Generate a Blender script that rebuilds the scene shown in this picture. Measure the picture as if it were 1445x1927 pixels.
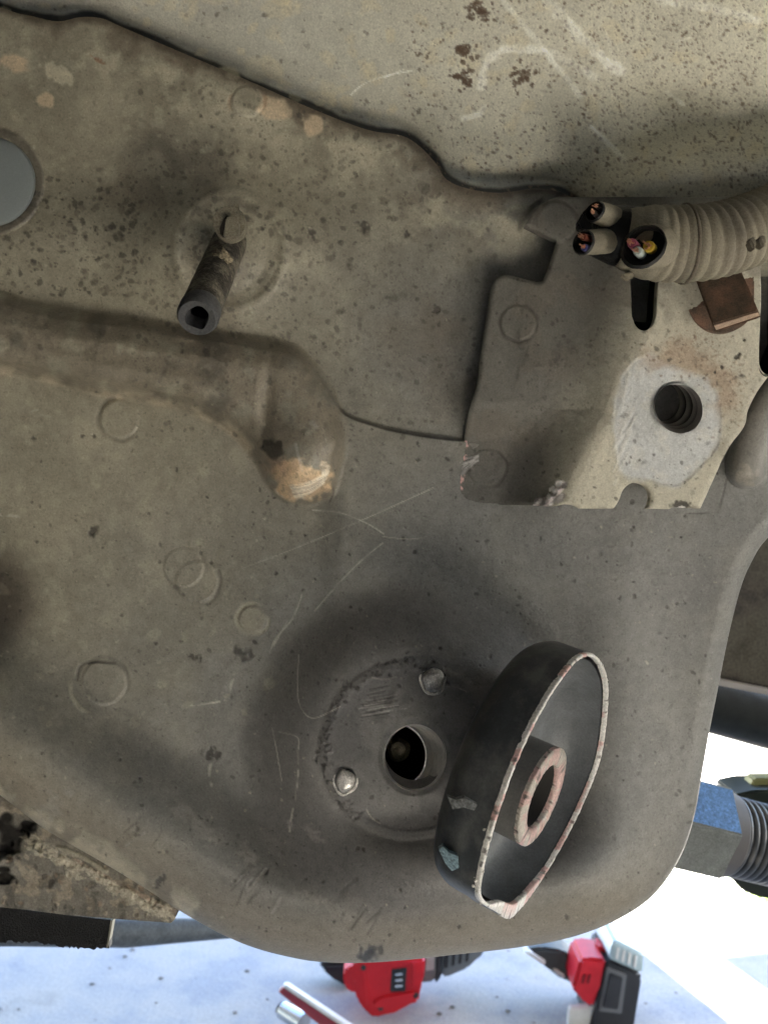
import bpy, bmesh, math, random
import numpy as np
from mathutils import Vector
sc = bpy.context.scene
for o in list(bpy.data.objects): bpy.data.objects.remove(o, do_unlink=True)
C = sc.collection
random.seed(7); rng = np.random.default_rng(7)

# ------------------------------------------------------------------ camera
H = 0.52                    # camera height above the ground
D = 0.32                    # distance to the panel
K = 0.25 / 0.32 / 1445      # slope per photo pixel
U0, V0 = 722.5, 963.5
PX = D * K                  # metres per photo pixel on the panel
cam_d = bpy.data.cameras.new('camera'); cam = bpy.data.objects.new('camera', cam_d); C.objects.link(cam)
cam.location = (0, 0, H); cam.rotation_euler = (math.pi/2, 0, 0)
cam_d.sensor_fit = 'HORIZONTAL'; cam_d.sensor_width = 36; cam_d.lens = 18/(722.5*K)
cam_d.dof.use_dof = True; cam_d.dof.focus_distance = .30; cam_d.dof.aperture_fstop = 32
cam_d.clip_start = 0.01; cam_d.clip_end = 200
sc.camera = cam
# ------------------------------------------------------------------ world, sun, exposure
SUN = Vector((.62, -.25, .74)).normalized()
w = bpy.data.worlds.new('World'); sc.world = w; w.use_nodes = True
nt = w.node_tree; bg = nt.nodes['Background']
sky = nt.nodes.new('ShaderNodeTexSky'); sky.sky_type = 'NISHITA'; sky.sun_disc = False
sky.sun_elevation = math.asin(SUN.z); sky.sun_rotation = math.atan2(SUN.x, SUN.y)
nt.links.new(sky.outputs[0], bg.inputs[0]); bg.inputs[1].default_value = 0.05
sd = bpy.data.lights.new('sun', 'SUN'); sun = bpy.data.objects.new('sun', sd); C.objects.link(sun)
sd.energy = 5.0; sd.angle = math.radians(0.5); sd.color = (1, .94, .82)
sun.rotation_euler = SUN.to_track_quat('Z', 'Y').to_euler(); sun.location = (2, -1, 3)
sc.view_settings.view_transform = 'Standard'; sc.view_settings.look = 'None'
sc.view_settings.exposure = 4.78; sc.view_settings.gamma = 1
sc.cycles.use_denoising = True
sc.cycles.max_bounces = 8; sc.cycles.diffuse_bounces = 5
sc.cycles.caustics_reflective = False; sc.cycles.caustics_refractive = False

# ------------------------------------------------------------------ helpers
def P(u, v, Y):  return Vector(((u-U0)*K*Y, Y, H-(v-V0)*K*Y))
def G(u, v):
    Y = H/((v-V0)*K); return Vector(((u-U0)*K*Y, Y, 0))
def tag(o, label=None, cat=None, group=None, kind=None):
    if label: o['label'] = label
    if cat: o['category'] = cat
    if group: o['group'] = group
    if kind: o['kind'] = kind
    return o
def thing(name, label, cat, loc, group=None):
    o = bpy.data.objects.new(name, None); C.objects.link(o); o.location = loc
    o.empty_display_size = .02
    return tag(o, label, cat, group)
def link(name, me, mats, parent=None, smooth=True):
    o = bpy.data.objects.new(name, me); C.objects.link(o)
    for m in (mats if isinstance(mats, (list, tuple)) else [mats]): me.materials.append(m)
    if smooth: me.polygons.foreach_set('use_smooth', np.ones(len(me.polygons), bool))
    if parent is not None:
        o.parent = parent
        t = Vector((0, 0, 0)); q = parent
        while q is not None: t += q.location; q = q.parent
        o.matrix_parent_inverse.identity(); o.location = -t
    return o
def obj(name, bm, mats, parent=None, smooth=True):
    bmesh.ops.recalc_face_normals(bm, faces=bm.faces)
    me = bpy.data.meshes.new(name); bm.to_mesh(me); bm.free()
    o = link(name, me, mats, parent, smooth)
    if smooth:
        try: me.set_sharp_from_angle(angle=math.radians(38))
        except Exception: pass
    return o
def cr(pts, n=6, closed=False):
    """Catmull-Rom through the points."""
    p = np.array(pts, float); m = len(p); out = []
    rngi = range(m if closed else m-1)
    for i in rngi:
        if closed: a, b, c, d = p[(i-1) % m], p[i], p[(i+1) % m], p[(i+2) % m]
        else: a, b, c, d = p[max(i-1, 0)], p[i], p[i+1], p[min(i+2, m-1)]
        for j in range(n):
            t = j/n
            out.append(.5*(2*b+(c-a)*t+(2*a-5*b+4*c-d)*t*t+(3*b-a-3*c+d)*t**3))
    if not closed: out.append(p[-1])
    return np.array(out)
def ss(x, a, b):
    t = np.clip((x-a)/(b-a), 0, 1); return t*t*(3-2*t)
def vnoise(U, V, s, seed):
    r = np.random.default_rng(seed); T = r.random((257, 257)).astype(np.float32)
    x = U/s+1000.3; y = V/s+1000.7
    xi = np.floor(x).astype(int); yi = np.floor(y).astype(int)
    fx = (x-xi).astype(np.float32); fy = (y-yi).astype(np.float32)
    fx = fx*fx*(3-2*fx); fy = fy*fy*(3-2*fy)
    x0 = xi % 257; x1 = (xi+1) % 257; y0 = yi % 257; y1 = (yi+1) % 257
    return (T[y0, x0]*(1-fx)+T[y0, x1]*fx)*(1-fy)+(T[y1, x0]*(1-fx)+T[y1, x1]*fx)*fy
def fbm(U, V, s, seed, oct=4, gain=.5):
    a = 1; t = 0; out = 0
    for i in range(oct):
        out = out+a*vnoise(U*math.cos(i)+V*math.sin(i), V*math.cos(i)-U*math.sin(i), s, seed+i); t += a; a *= gain; s *= .5
    return out/t
def sdf(poly, U, V):
    """signed distance (inside > 0) and nearest point on a closed polygon"""
    p = np.asarray(poly, np.float32); n = len(p)
    best = np.full(U.shape, 1e12, np.float32); cx = np.zeros(U.shape, np.float32); cy = np.zeros(U.shape, np.float32)
    ins = np.zeros(U.shape, bool)
    for i in range(n):
        ax, ay = p[i]; bx, by = p[(i+1) % n]
        dx, dy = bx-ax, by-ay; L = dx*dx+dy*dy+1e-9
        t = np.clip(((U-ax)*dx+(V-ay)*dy)/L, 0, 1)
        qx = ax+t*dx; qy = ay+t*dy
        d = (U-qx)**2+(V-qy)**2
        m = d < best
        best = np.where(m, d, best); cx = np.where(m, qx, cx); cy = np.where(m, qy, cy)
        if ay != by: ins ^= ((ay > V) != (by > V)) & (U < (bx-ax)*(V-ay)/(by-ay)+ax)
    d = np.sqrt(best)
    return np.where(ins, d, -d), cx, cy
def pdist(line, U, V):
    """distance to an open polyline"""
    p = np.asarray(line, np.float32); best = np.full(U.shape, 1e12, np.float32)
    for i in range(len(p)-1):
        ax, ay = p[i]; dx, dy = p[i+1]-p[i]; L = dx*dx+dy*dy+1e-9
        t = np.clip(((U-ax)*dx+(V-ay)*dy)/L, 0, 1)
        best = np.minimum(best, (U-ax-t*dx)**2+(V-ay-t*dy)**2)
    return np.sqrt(best)
def gauss(U, V, u, v, a, b, ang=0):
    c, s = math.cos(ang), math.sin(ang); x = (U-u)*c+(V-v)*s; y = -(U-u)*s+(V-v)*c
    return np.exp(-(x/a)**2-(y/b)**2)

class Field:
    """a pressed sheet: height (towards the front, in photo pixels) and paint colour on a fine grid"""
    def __init__(s, u0, u1, v0, v1, st):
        s.st = st; s.u = np.arange(u0, u1+.1, st, dtype=np.float32); s.v = np.arange(v0, v1+.1, st, dtype=np.float32)
        s.U, s.V = np.meshgrid(s.u, s.v); s.h = np.zeros(s.U.shape, np.float32)
        s.col = np.zeros(s.U.shape+(3,), np.float32); s.u0, s.v0 = u0, v0
        s.keep = np.ones(s.U.shape, bool); s.PU = s.U.copy(); s.PV = s.V.copy()
    def win(s, a, b, c, d):
        i0 = max(0, int((a-s.u0)/s.st)); i1 = min(len(s.u), int((b-s.u0)/s.st)+2)
        j0 = max(0, int((c-s.v0)/s.st)); j1 = min(len(s.v), int((d-s.v0)/s.st)+2)
        return (slice(j0, max(j0, j1)), slice(i0, max(i0, i1)))
    def mix(s, mask, color, w=None):
        w = w or (slice(None), slice(None)); m = np.clip(mask, 0, 1)[..., None]
        s.col[w] = s.col[w]*(1-m)+np.array(color, np.float32)*m
    def cut(s, poly, inside=True):
        p = np.asarray(poly)
        if inside: w = (slice(None), slice(None))
        else: w = s.win(p[:, 0].min()-9, p[:, 0].max()+9, p[:, 1].min()-9, p[:, 1].max()+9)
        d, cx, cy = sdf(poly, s.U[w], s.V[w])
        if not inside: d = -d
        out = d < 0
        s.PU[w] = np.where(out & s.keep[w], cx, s.PU[w]); s.PV[w] = np.where(out & s.keep[w], cy, s.PV[w])
        s.keep[w] &= ~out
        return d
    def spot(s, u, v, r, color, a=1, asp=1, ang=0, dh=0, hard=.35, rough=.5):
        R = r*max(1, asp)*1.7
        w = s.win(u-R, u+R, v-R, v+R); U = s.U[w]; V = s.V[w]
        if U.size == 0: return
        c, t = math.cos(ang), math.sin(ang)
        x = ((U-u)*c+(V-v)*t)/asp; y = -(U-u)*t+(V-v)*c
        q = np.sqrt(x*x+y*y)/r
        if rough: q = q+rough*(vnoise(U, V, max(3, r*.5), int(abs(u*7+v*13)) % 9999)-.5)
        m = 1-ss(q, 1-hard, 1+hard*.3)
        s.mix(m*a, color, w)
        if dh: s.h[w] += dh*m
    def line(s, pts, wd, color, a=1, dh=0, jit=0, sm=5, dash=0, taper=True):
        p = cr(pts, sm) if len(pts) > 2 else np.array(pts, float)
        w = s.win(p[:, 0].min()-wd*3, p[:, 0].max()+wd*3, p[:, 1].min()-wd*3, p[:, 1].max()+wd*3)
        U = s.U[w]; V = s.V[w]
        if U.size == 0: return
        d = pdist(p, U, V)
        n = vnoise(U, V, 9, int(abs(p[0, 0]*3+p[0, 1])) % 9999)
        ww = wd*(1-jit+2*jit*n); m = (1-ss(d, ww*.35, ww*.9+.7))*.75*(.35+.65*ss(vnoise(U, V, 26, int(abs(p[0, 0]+p[0, 1])) % 999), .2, .6))
        if dash: m = m*ss(vnoise(U, V, dash, 5), .3, .55)
        s.mix(m*a, color, w)
        if dh: s.h[w] += dh*m
    def ring(s, u, v, r, wd, color, a=.7, dh=0, arc=None, asp=1):
        R = r+wd*3; w = s.win(u-R, u+R, v-R, v+R); U = s.U[w]; V = s.V[w]
        if U.size == 0: return
        q = np.sqrt((U-u)**2+((V-v)*asp)**2)
        q = q+4*(vnoise(U, V, 14, int(u+v) % 999)-.5)
        m = 1-ss(np.abs(q-r), wd*.4, wd*1.3+.8)
        m = m*ss(vnoise(U, V, 30, int(u*3+v) % 999), .35, .75)
        if arc:
            an = np.degrees(np.arctan2(-(V-v), U-u)) % 360; lo, hi = arc
            m = m*((((an-lo) % 360) < ((hi-lo) % 360)))
        s.mix(m*a, color, w)
        if dh: s.h[w] += dh*m
    def build(s, name, mats, parent, Y0=D, skirt=.004, skirt_y=None):
        k = s.keep; cell = (k[:-1, :-1] | k[1:, :-1] | k[:-1, 1:] | k[1:, 1:])
        ny, nx = k.shape; idx = np.arange(ny*nx).reshape(ny, nx)
        q = np.stack([idx[:-1, :-1], idx[1:, :-1], idx[1:, 1:], idx[:-1, 1:]], -1)[cell]
        used = np.unique(q); remap = np.full(ny*nx, -1, np.int64); remap[used] = np.arange(len(used))
        q = remap[q]
        u = s.PU.ravel()[used]; v = s.PV.ravel()[used]; Y = Y0-s.h.ravel()[used]*PX
        co = np.stack([(u-U0)*K*Y, Y, H-(v-V0)*K*Y], 1); col = s.col.reshape(-1, 3)[used]*1.5
        if skirt:
            e = np.concatenate([q[:, [0, 1]], q[:, [1, 2]], q[:, [2, 3]], q[:, [3, 0]]])
            es = np.sort(e, 1); key = es[:, 0]*(len(used)+1)+es[:, 1]
            _, inv, cnt = np.unique(key, return_inverse=True, return_counts=True)
            b = e[cnt[inv.ravel()] == 1]; bv = np.unique(b); mp = np.full(len(used), -1, np.int64)
            mp[bv] = len(used)+np.arange(len(bv))
            add = co[bv].copy(); add[:, 1] += skirt
            co = np.concatenate([co, add]); col = np.concatenate([col, col[bv]])
            q = np.concatenate([q, np.stack([b[:, 1], b[:, 0], mp[b[:, 0]], mp[b[:, 1]]], 1)])
        me = bpy.data.meshes.new(name); nv = len(co); nf = len(q)
        me.vertices.add(nv); me.vertices.foreach_set('co', co.astype(np.float32).ravel())
        me.loops.add(nf*4); me.loops.foreach_set('vertex_index', q.astype(np.int32).ravel())
        me.polygons.add(nf); me.polygons.foreach_set('loop_start', np.arange(0, nf*4, 4, dtype=np.int32))
        me.update(calc_edges=True)
        at = me.color_attributes.new('paint', 'FLOAT_COLOR', 'POINT')
        at.data.foreach_set('color', np.concatenate([col, np.ones((nv, 1), np.float32)], 1).astype(np.float32).ravel())
        return link(name, me, mats, parent)

# ------------------------------------------------------------------ materials
def mat(name, col=(.2, .2, .2), rough=.7, metal=0, attr=False, grain=.25, gs=2500, bump=.3, bd=.0004, mott=.2, ms=120, col2=None, spec=.3, bscale=None, speck=0):
    m = bpy.data.materials.new(name); m.use_nodes = True; n = m.node_tree.nodes; l = m.node_tree.links
    b = n['Principled BSDF']; b.inputs['Roughness'].default_value = rough; b.inputs['Metallic'].default_value = metal
    b.inputs['Specular IOR Level'].default_value = spec
    tc = n.new('ShaderNodeTexCoord')
    n1 = n.new('ShaderNodeTexNoise'); n1.inputs['Scale'].default_value = gs; n1.inputs['Detail'].default_value = 3
    n2 = n.new('ShaderNodeTexNoise'); n2.inputs['Scale'].default_value = ms; n2.inputs['Detail'].default_value = 6; n2.inputs['Roughness'].default_value = .65
    l.new(tc.outputs['Object'], n1.inputs['Vector']); l.new(tc.outputs['Object'], n2.inputs['Vector'])
    def rng_(src, amt):
        r = n.new('ShaderNodeMapRange'); r.inputs[1].default_value = .3; r.inputs[2].default_value = .7
        r.inputs[3].default_value = 1-amt; r.inputs[4].default_value = 1+amt; l.new(src, r.inputs[0]); return r.outputs[0]
    mu = n.new('ShaderNodeMath'); mu.operation = 'MULTIPLY'
    l.new(rng_(n1.outputs[0], grain), mu.inputs[0]); l.new(rng_(n2.outputs[0], mott), mu.inputs[1])
    if attr:
        a = n.new('ShaderNodeAttribute'); a.attribute_name = 'paint'; csrc = a.outputs['Color']
    elif col2:
        mx = n.new('ShaderNodeMix'); mx.data_type = 'RGBA'; mx.inputs[6].default_value = (*col, 1); mx.inputs[7].default_value = (*col2, 1)
        r = n.new('ShaderNodeMapRange'); r.inputs[1].default_value = .42; r.inputs[2].default_value = .6; l.new(n2.outputs[0], r.inputs[0]); l.new(r.outputs[0], mx.inputs[0]); csrc = mx.outputs[2]
    else:
        c = n.new('ShaderNodeRGB'); c.outputs[0].default_value = (*col, 1); csrc = c.outputs[0]
    if speck:
        for sc_, lo, hi, to in ((1000, .64, .70, 1-speck), (620, .66, .72, 1-speck), (1300, .66, .71, 1+speck)):
            n4 = n.new('ShaderNodeTexNoise'); n4.inputs['Scale'].default_value = sc_; n4.inputs['Detail'].default_value = 1
            l.new(tc.outputs['Object'], n4.inputs['Vector']); r4 = n.new('ShaderNodeMapRange')
            for k_, v_ in ((1, lo), (2, hi), (3, 1), (4, to)): r4.inputs[k_].default_value = v_
            l.new(n4.outputs[0], r4.inputs[0]); m4 = n.new('ShaderNodeMath'); m4.operation = 'MULTIPLY'
            l.new(mu.outputs[0], m4.inputs[0]); l.new(r4.outputs[0], m4.inputs[1]); mu = m4
    vm = n.new('ShaderNodeVectorMath'); vm.operation = 'SCALE'
    l.new(csrc, vm.inputs[0]); l.new(mu.outputs[0], vm.inputs['Scale']); l.new(vm.outputs[0], b.inputs['Base Color'])
    if bump:
        n3 = n.new('ShaderNodeTexNoise'); n3.inputs['Scale'].default_value = bscale or gs*.7; n3.inputs['Detail'].default_value = 4
        l.new(tc.outputs['Object'], n3.inputs['Vector'])
        bp = n.new('ShaderNodeBump'); bp.inputs['Strength'].default_value = bump; bp.inputs['Distance'].default_value = bd
        l.new(n3.outputs[0], bp.inputs['Height']); l.new(bp.outputs[0], b.inputs['Normal'])
    return m
M_panel = mat('dusty_frame_paint', attr=True, rough=.42, grain=.12, gs=1700, mott=.14, ms=300, bump=.22, bd=.0005, spec=.4, speck=.16)
M_sheet = mat('dusty_floor_paint', attr=True, rough=.65, grain=.13, gs=1700, mott=.09, ms=130, bump=.2, bd=.0005, speck=.12)
M_brack = mat('bracket_paint', attr=True, rough=.6, grain=.13, gs=1900, mott=.10, ms=260, bump=.2, bd=.0005, speck=.10)
M_sill = mat('rusty_sill', attr=True, rough=.8, grain=.2, gs=1500, mott=.2, ms=250, bump=.4, bd=.001)
M_black = mat('black_hole', (.006, .006, .007), .8, bump=0)
M_plug = mat('plug_plastic', (.27, .30, .30), .5, grain=.05, mott=.06, bump=.1)
M_gun = mat('gunmetal_paint', (.062, .068, .074), .36, grain=.12, gs=1800, mott=.2, ms=90, bump=.15, bd=.0003, col2=(.12, .122, .12), spec=.4)
M_gunin = mat('gunmetal_inside', (.155, .165, .172), .45, grain=.15, gs=1500, mott=.25, ms=120, bump=.2, bd=.0003, spec=.5)
M_cut = mat('cut_edge', attr=True, rough=.42, metal=.0, grain=.2, gs=1800, mott=.15, ms=700, bump=.35, bd=.0005, spec=.5)
M_sleeve = mat('sleeve_steel', (.74, .72, .68), .3, metal=.0, grain=.15, mott=.3, ms=200, bump=.2, bd=.0003)
M_stud = mat('stud_steel', (.62, .60, .57), .3, metal=.45, grain=.25, mott=.5, ms=400, bump=.5, bd=.0006, bscale=700)
M_tube = mat('dirty_tube', (.055, .049, .041), .75, grain=.3, gs=1600, mott=.3, ms=200, bump=.6, bd=.0008, col2=(.15, .135, .105))
M_rub = mat('rubber_ring', (.10, .10, .10), .7, grain=.25, gs=1500, mott=.4, ms=300, bump=.4, col2=(.055, .057, .06))
M_clip = mat('dusty_clip', (.27, .245, .18), .75, grain=.3, mott=.35, ms=300, bump=.5, col2=(.14, .125, .095))
M_rust = mat('rusty_steel', (.13, .095, .07), .6, grain=.25, mott=.25, ms=180, bump=.5, bd=.0006, col2=(.19, .11, .075))
M_rustlip = mat('bare_rust', (.42, .30, .22), .5, grain=.3, mott=.3, ms=300, bump=.6, bd=.0006)
M_thread = mat('thread_steel', (.48, .45, .42), .32, metal=.3, grain=.1, mott=.2, bump=.1)
M_loom = mat('dusty_loom', (.30, .27, .20), .85, grain=.18, gs=2000, mott=.4, ms=70, bump=.35, bd=.0006, col2=(.17, .15, .115))
M_loomblk = mat('loom_black', (.010, .010, .010), .45, grain=.2, bump=.5, bd=.0006, gs=1500)
M_copper = mat('copper_strand', (.75, .42, .28), .35, metal=.9, grain=.3, bump=.5)
def plain(name, c, r=.5, metal=0, **k): return mat(name, c, r, metal, grain=k.pop('grain', .06), mott=k.pop('mott', .08), bump=k.pop('bump', .1), **k)

# base colours of the dusty paint
OLIVE = np.array((.215, .198, .150)); GREY = np.array((.142, .141, .134)); PALE = np.array((.40, .375, .285))
BROWN = np.array((.165, .142, .108)); GRIME = np.array((.065, .058, .048)); DARK = np.array((.035, .031, .027))
PEACH = (.52, .42, .29); WHITE = (.58, .57, .53); RUST = (.23, .13, .08)

# ------------------------------------------------------------------ chassis frame
FR = thing('chassis_frame', 'dusty olive grey frame panel filling the picture, with ridge, round hole and rolled edge', 'car frame', (0, D, H))
F = Field(-130, 1600, -90, 1850, 2)
U, V = F.U, F.V
top = cr([(-200, -75), (0, 12), (60, 29), (110, 39), (150, 31), (190, 33), (230, 50), (340, 97), (470, 152), (590, 205), (690, 243), (755, 254), (790, 275), (820, 307), (840, 337), (880, 354), (940, 362), (1010, 354), (1060, 363), (1105, 387), (1160, 410), (1300, 420), (1450, 415), (1700, 400)], 4)
rb = cr([(1700, 880), (1520, 960), (1445, 1012), (1412, 1062), (1392, 1112), (1370, 1200), (1352, 1290), (1336, 1370), (1322, 1450), (1308, 1530), (1290, 1590), (1265, 1640), (1228, 1687), (1180, 1722), (1120, 1750), (1050, 1771), (960, 1786), (860, 1797), (760, 1808), (680, 1813), (600, 1811), (540, 1801), (480, 1785), (430, 1765), (385, 1742), (335, 1713), (300, 1690), (250, 1658), (190, 1622), (130, 1588), (80, 1558), (0, 1497), (-100, 1430), (-200, 1380)], 4)
outline = np.concatenate([top, rb])
d_out = F.cut(outline)
d_rb = np.where(F.keep | (V < 860), pdist(rb, U, V), 0)
hole = [(780+58*math.cos(a), 1425+62*math.sin(a)) for a in np.linspace(0, 2*math.pi, 60, endpoint=False)]
F.cut(hole, inside=False)
h = .12*(V0-V)
# large undulations of the pressing
h += 7*(fbm(U, V, 420, 3, 3)-.5)*2+1.6*(fbm(U, V, 110, 9, 2)-.5)*2
# ramp and roll along the lower edge
low = 1-ss(U, 900, 1320)*ss(V, 0, 1)
low = 1-ss(U-.25*(V-1500), 1000, 1330)
h += 122*low*(1-ss(d_rb, 90, 285))
Rr = 34+96*(1-ss(U, 1000, 1300))
Rr = np.where(V < 1450, 34, Rr*ss(V, 1350, 1700)+34*(1-ss(V, 1350, 1700)))
q = np.clip(1-d_rb/Rr, 0, 1)
h -= .92*Rr*(1-np.sqrt(np.clip(1-(q*.97)**2, 0, 1)))
# hollow on the left edge, hollow over the stub, dish round the hole
h -= 85*gauss(U, V, -75, 1120, 85, 120)+46*gauss(U, V, -70, 170, 110, 120)*.5
h += 58*gauss(U, V, 405, 470, 150, 120, .2)*ss(V, 250, 400)+18*gauss(U, V, 330, 420, 90, 60)
h += 12*gauss(U, V, 60, 440, 130, 60, -.4)
r0 = np.sqrt((U-770)**2+(V-1412)**2)
h += 72*(1-ss(r0, 180, 330)); h += 4*(1-ss(r0, 150, 176)); h += 1.5*(1-ss(np.abs(r0-160), 4, 12))
rh = np.sqrt(((U-780)/58)**2+((V-1425)/62)**2); h -= 5*(1-ss(rh, 1, 1.22))
# ridge
ridge = cr([(-200, 500), (-60, 525), (0, 545), (60, 565), (130, 578), (200, 588), (270, 598), (340, 612), (420, 622), (500, 634), (555, 648), (600, 690), (630, 738), (646, 790), (654, 835), (646, 880), (630, 928), (600, 946), (565, 952), (530, 940), (502, 912), (478, 868), (455, 835), (420, 806), (380, 786), (320, 766), (250, 752), (190, 744), (120, 728), (60, 711), (0, 702), (-80, 690), (-200, 675)], 4, True)
d_r, _, _ = sdf(ridge, U, V); inr = d_r > -14
ed = d_r+7*(fbm(U, V, 34, 21, 3)-.5)
up = ss(V-(560+.12*U+.0001*U*U), -20, 70)
h += 34*ss(ed, -4, 26)+32*ss(ed, 5, 62); h += 18*np.exp(-((V-(705+.13*U))/48.)**2)*ss(ed, 0, 40)*(U < 520)*(1-ss(U, 330, 520))
h += 40*gauss(U, V, 562, 868, 70, 78)*ss(ed, 0, 30)
h -= 9*gauss(U, V, 500, 770, 14, 70, .1)*ss(ed, 5, 30)
h += 1.2*(fbm(U, V, 11, 31, 3)-.5)*2*ss(ed, -10, 20)
# overlap step to the right of the ridge
stp = cr([(600, 700), (640, 772), (690, 797), (760, 815), (860, 829), (960, 835), (1500, 850)], 5)
vs = np.interp(U, stp[:, 0], stp[:, 1]); below = ss(V-vs, -7, 2)*ss(U, 590, 650)*(1-ss(V, 1000, 1400))*(1-ss(U, 1180, 1330))
h += 13*below
# stub mounting circle
rs = np.sqrt((U-432)**2+((V-470)*.93)**2)
h -= 9*(1-ss(rs, 70, 108)); h += 2*(1-ss(np.abs(rs-103), 3, 12))
# capsule emboss on the right
dc = pdist([(1480, 700), (1425, 800), (1404, 880)], U, V); h += 42*np.sqrt(np.clip(1-(dc/40)**2, 0, 1))
h += .3*(fbm(U, V, 7, 41, 2)-.5)*2
F.h[:] = h
# paint
mixg = ss(.75*(U-300)+.55*(V-700)+260*(fbm(U, V, 260, 51, 3)-.5), -60, 620)[..., None]
col = OLIVE*(1-mixg)+GREY*mixg
pat = fbm(U, V, 120, 61, 5)[..., None]; col = col*(.80+.42*pat)
F.col[:] = col
grs = fbm(U, V, 80, 62, 5)
F.mix(.55*ss(gauss(U, V, 325, 320, 125, 110, .4)+.5*(grs-.5), .25, .75), (.085, .076, .064))  # soft shadow above the stub put into the colour, partly as grime
F.mix(.7*ss(gauss(U, V, -20, 1130, 85, 110)+.4*(grs-.5), .25, .8), (.06, .046, .038))  # shade of the left hollow deepened in the colour, along with grease
F.mix(.55*(1-ss(r0+60*(grs-.5), 270, 345)), (.115, .108, .104))  # cup's shade round the hole put into the colour
tone = fbm(U, V, 60, 71, 4)
F.mix(.22*ss(tone, .5, .75)*(1-mixg[..., 0]*.8), PALE)
F.mix(.55*ss(fbm(U, V, 150, 75, 4), .55, .75)*(V < 800), BROWN*.7)
F.mix(.8*ss(ed, -12, 14)*ss(fbm(U, V, 40, 77, 4)+.25, .5, .75), BROWN*(.95))
F.mix(.75*(1-ss(np.abs(d_r-6), 2, 16))*ss(V-(640+.1*U), 20, 60)*(U < 480)*ss(fbm(U, V, 25, 79, 3), .3, .6), (.34, .29, .215))
F.mix(.6*ss(fbm(U, V, 70, 78, 4), .5, .7)*ss(ed, 0, 10), GRIME)
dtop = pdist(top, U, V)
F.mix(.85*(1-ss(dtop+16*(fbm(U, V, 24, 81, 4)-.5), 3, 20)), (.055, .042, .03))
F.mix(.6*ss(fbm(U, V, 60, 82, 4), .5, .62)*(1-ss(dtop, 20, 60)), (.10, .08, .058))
F.mix(.6*ss(fbm(U, V, 55, 83, 6, .6), .40, .68)*(1-ss(dtop, 50, 170))*ss(dtop, 14, 40), PALE)
# the dark rubbed boss round the hole and grime crumbs on its border
F.mix(.75*(1-ss(r0+10*(fbm(U, V, 40, 85, 3)-.5), 150, 168)), (.115, .112, .112))
F.mix(.5*(1-ss(r0, 100, 150))*ss(fbm(U, V, 60, 87, 4), .45, .6), (.20, .195, .185))
F.mix(.40*ss(d_rb, 60, 150)*(1-ss(d_rb, 210, 330))*low*ss(fbm(U, V, 130, 89, 4)+.2, .45, .7), (.075, .077, .078))  # shade of the concave band above the roll put into the colour
F.mix(.7*(1-ss(d_rb, 10, 130))*low, BROWN*1.18)
F.mix(.8*(1-ss(d_rb+30*(fbm(U, V, 26, 88, 4)-.5), 6, 46))*(U < 390)*(V > 1300)*ss(fbm(U, V, 40, 90, 3), .3, .5), (.40, .37, .29))
for i in range(170):
    a = random.uniform(math.radians(60), math.radians(235)); r = random.gauss(161, 8)
    F.spot(770+r*math.cos(a), 1412-r*math.sin(a), random.uniform(1.4, 3.6), DARK, random.uniform(.2, .65), random.uniform(1, 2.4), random.uniform(0, 3), dh=random.choice([-1.5, 1.2]))
def specks(n, fn, rmin, rmax, color, a, dh=0):
    for i in range(n):
        p = fn()
        if p is None: continue
        F.spot(p[0], p[1], rmin+(rmax-rmin)*random.random()**3, color, a*random.uniform(.35, 1), random.uniform(1, 1.8), random.uniform(0, 3.1), dh=dh)
rnd = random.uniform
specks(1300, lambda: (rnd(250, 950), rnd(150, 830)), 1.2, 5.5, DARK*1.4, .6)
specks(500, lambda: (rnd(-60, 260), rnd(330, 560)), 1.4, 7, DARK, .75)
specks(120, lambda: (random.gauss(690, 120), random.gauss(470, 130)), 2, 9, GRIME, .6)
specks(900, lambda: (rnd(-50, 1350), rnd(800, 1780)), 1.2, 4.2, DARK, .8, -1)
specks(700, lambda: (rnd(-50, 1350), rnd(60, 1780)), 1.0, 3, PALE, .38, .3)
specks(110, lambda: (rnd(-20, 520), rnd(770, 1380)), 3, 13, PALE*.75, .38)
specks(60, lambda: (rnd(-20, 700), rnd(100, 330)), 4, 15, PALE*.9, .4)
specks(500, lambda: (random.gauss(430, 130), random.gauss(470, 110)), 1.5, 7, DARK, .6)
for u, v, r, asp, an in [(27, 117, 20, 1.5, .35), (110, 138, 17, 2.2, .5), (88, 187, 15, 1.2, .4), (590, 235, 22, 1.1, 0), (515, 205, 24, 1.3, .2)]:
    F.spot(u, v, r, PEACH if u != 110 else PALE*1.1, .7, asp, an)
for u, v, r, asp, an, c in [(185, 112, 5, 3, .5, RUST), (176, 1001, 13, 1, .3, DARK*.4), (178, 820, 5, 1, 0, DARK), (155, 821, 5, 1, 0, DARK), (62, 826, 6, 1, 0, DARK), (457, 1230, 17, 1.2, .6, DARK*.5),
        (368, 1238, 8, 1.9, .5, DARK), (398, 1420, 13, 1.4, .1, DARK*.6), (300, 1660, 8, 2.4, 2.2, DARK), (700, 1795, 17, 1.9, -.1, DARK*.6), (690, 1800, 13, 1.2, 0, DARK*.5),
        (685, 425, 12, 1.3, 0, DARK), (820, 580, 10, 1, 0, DARK), (585, 437, 10, 1, .4, DARK), (765, 440, 8, 1, 0, DARK), (64, 384, 12, 1, 0, GRIME)]:
    F.spot(u, v, r*.9, c, .75, asp, an, dh=-2, rough=1.3, hard=.6)
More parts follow.
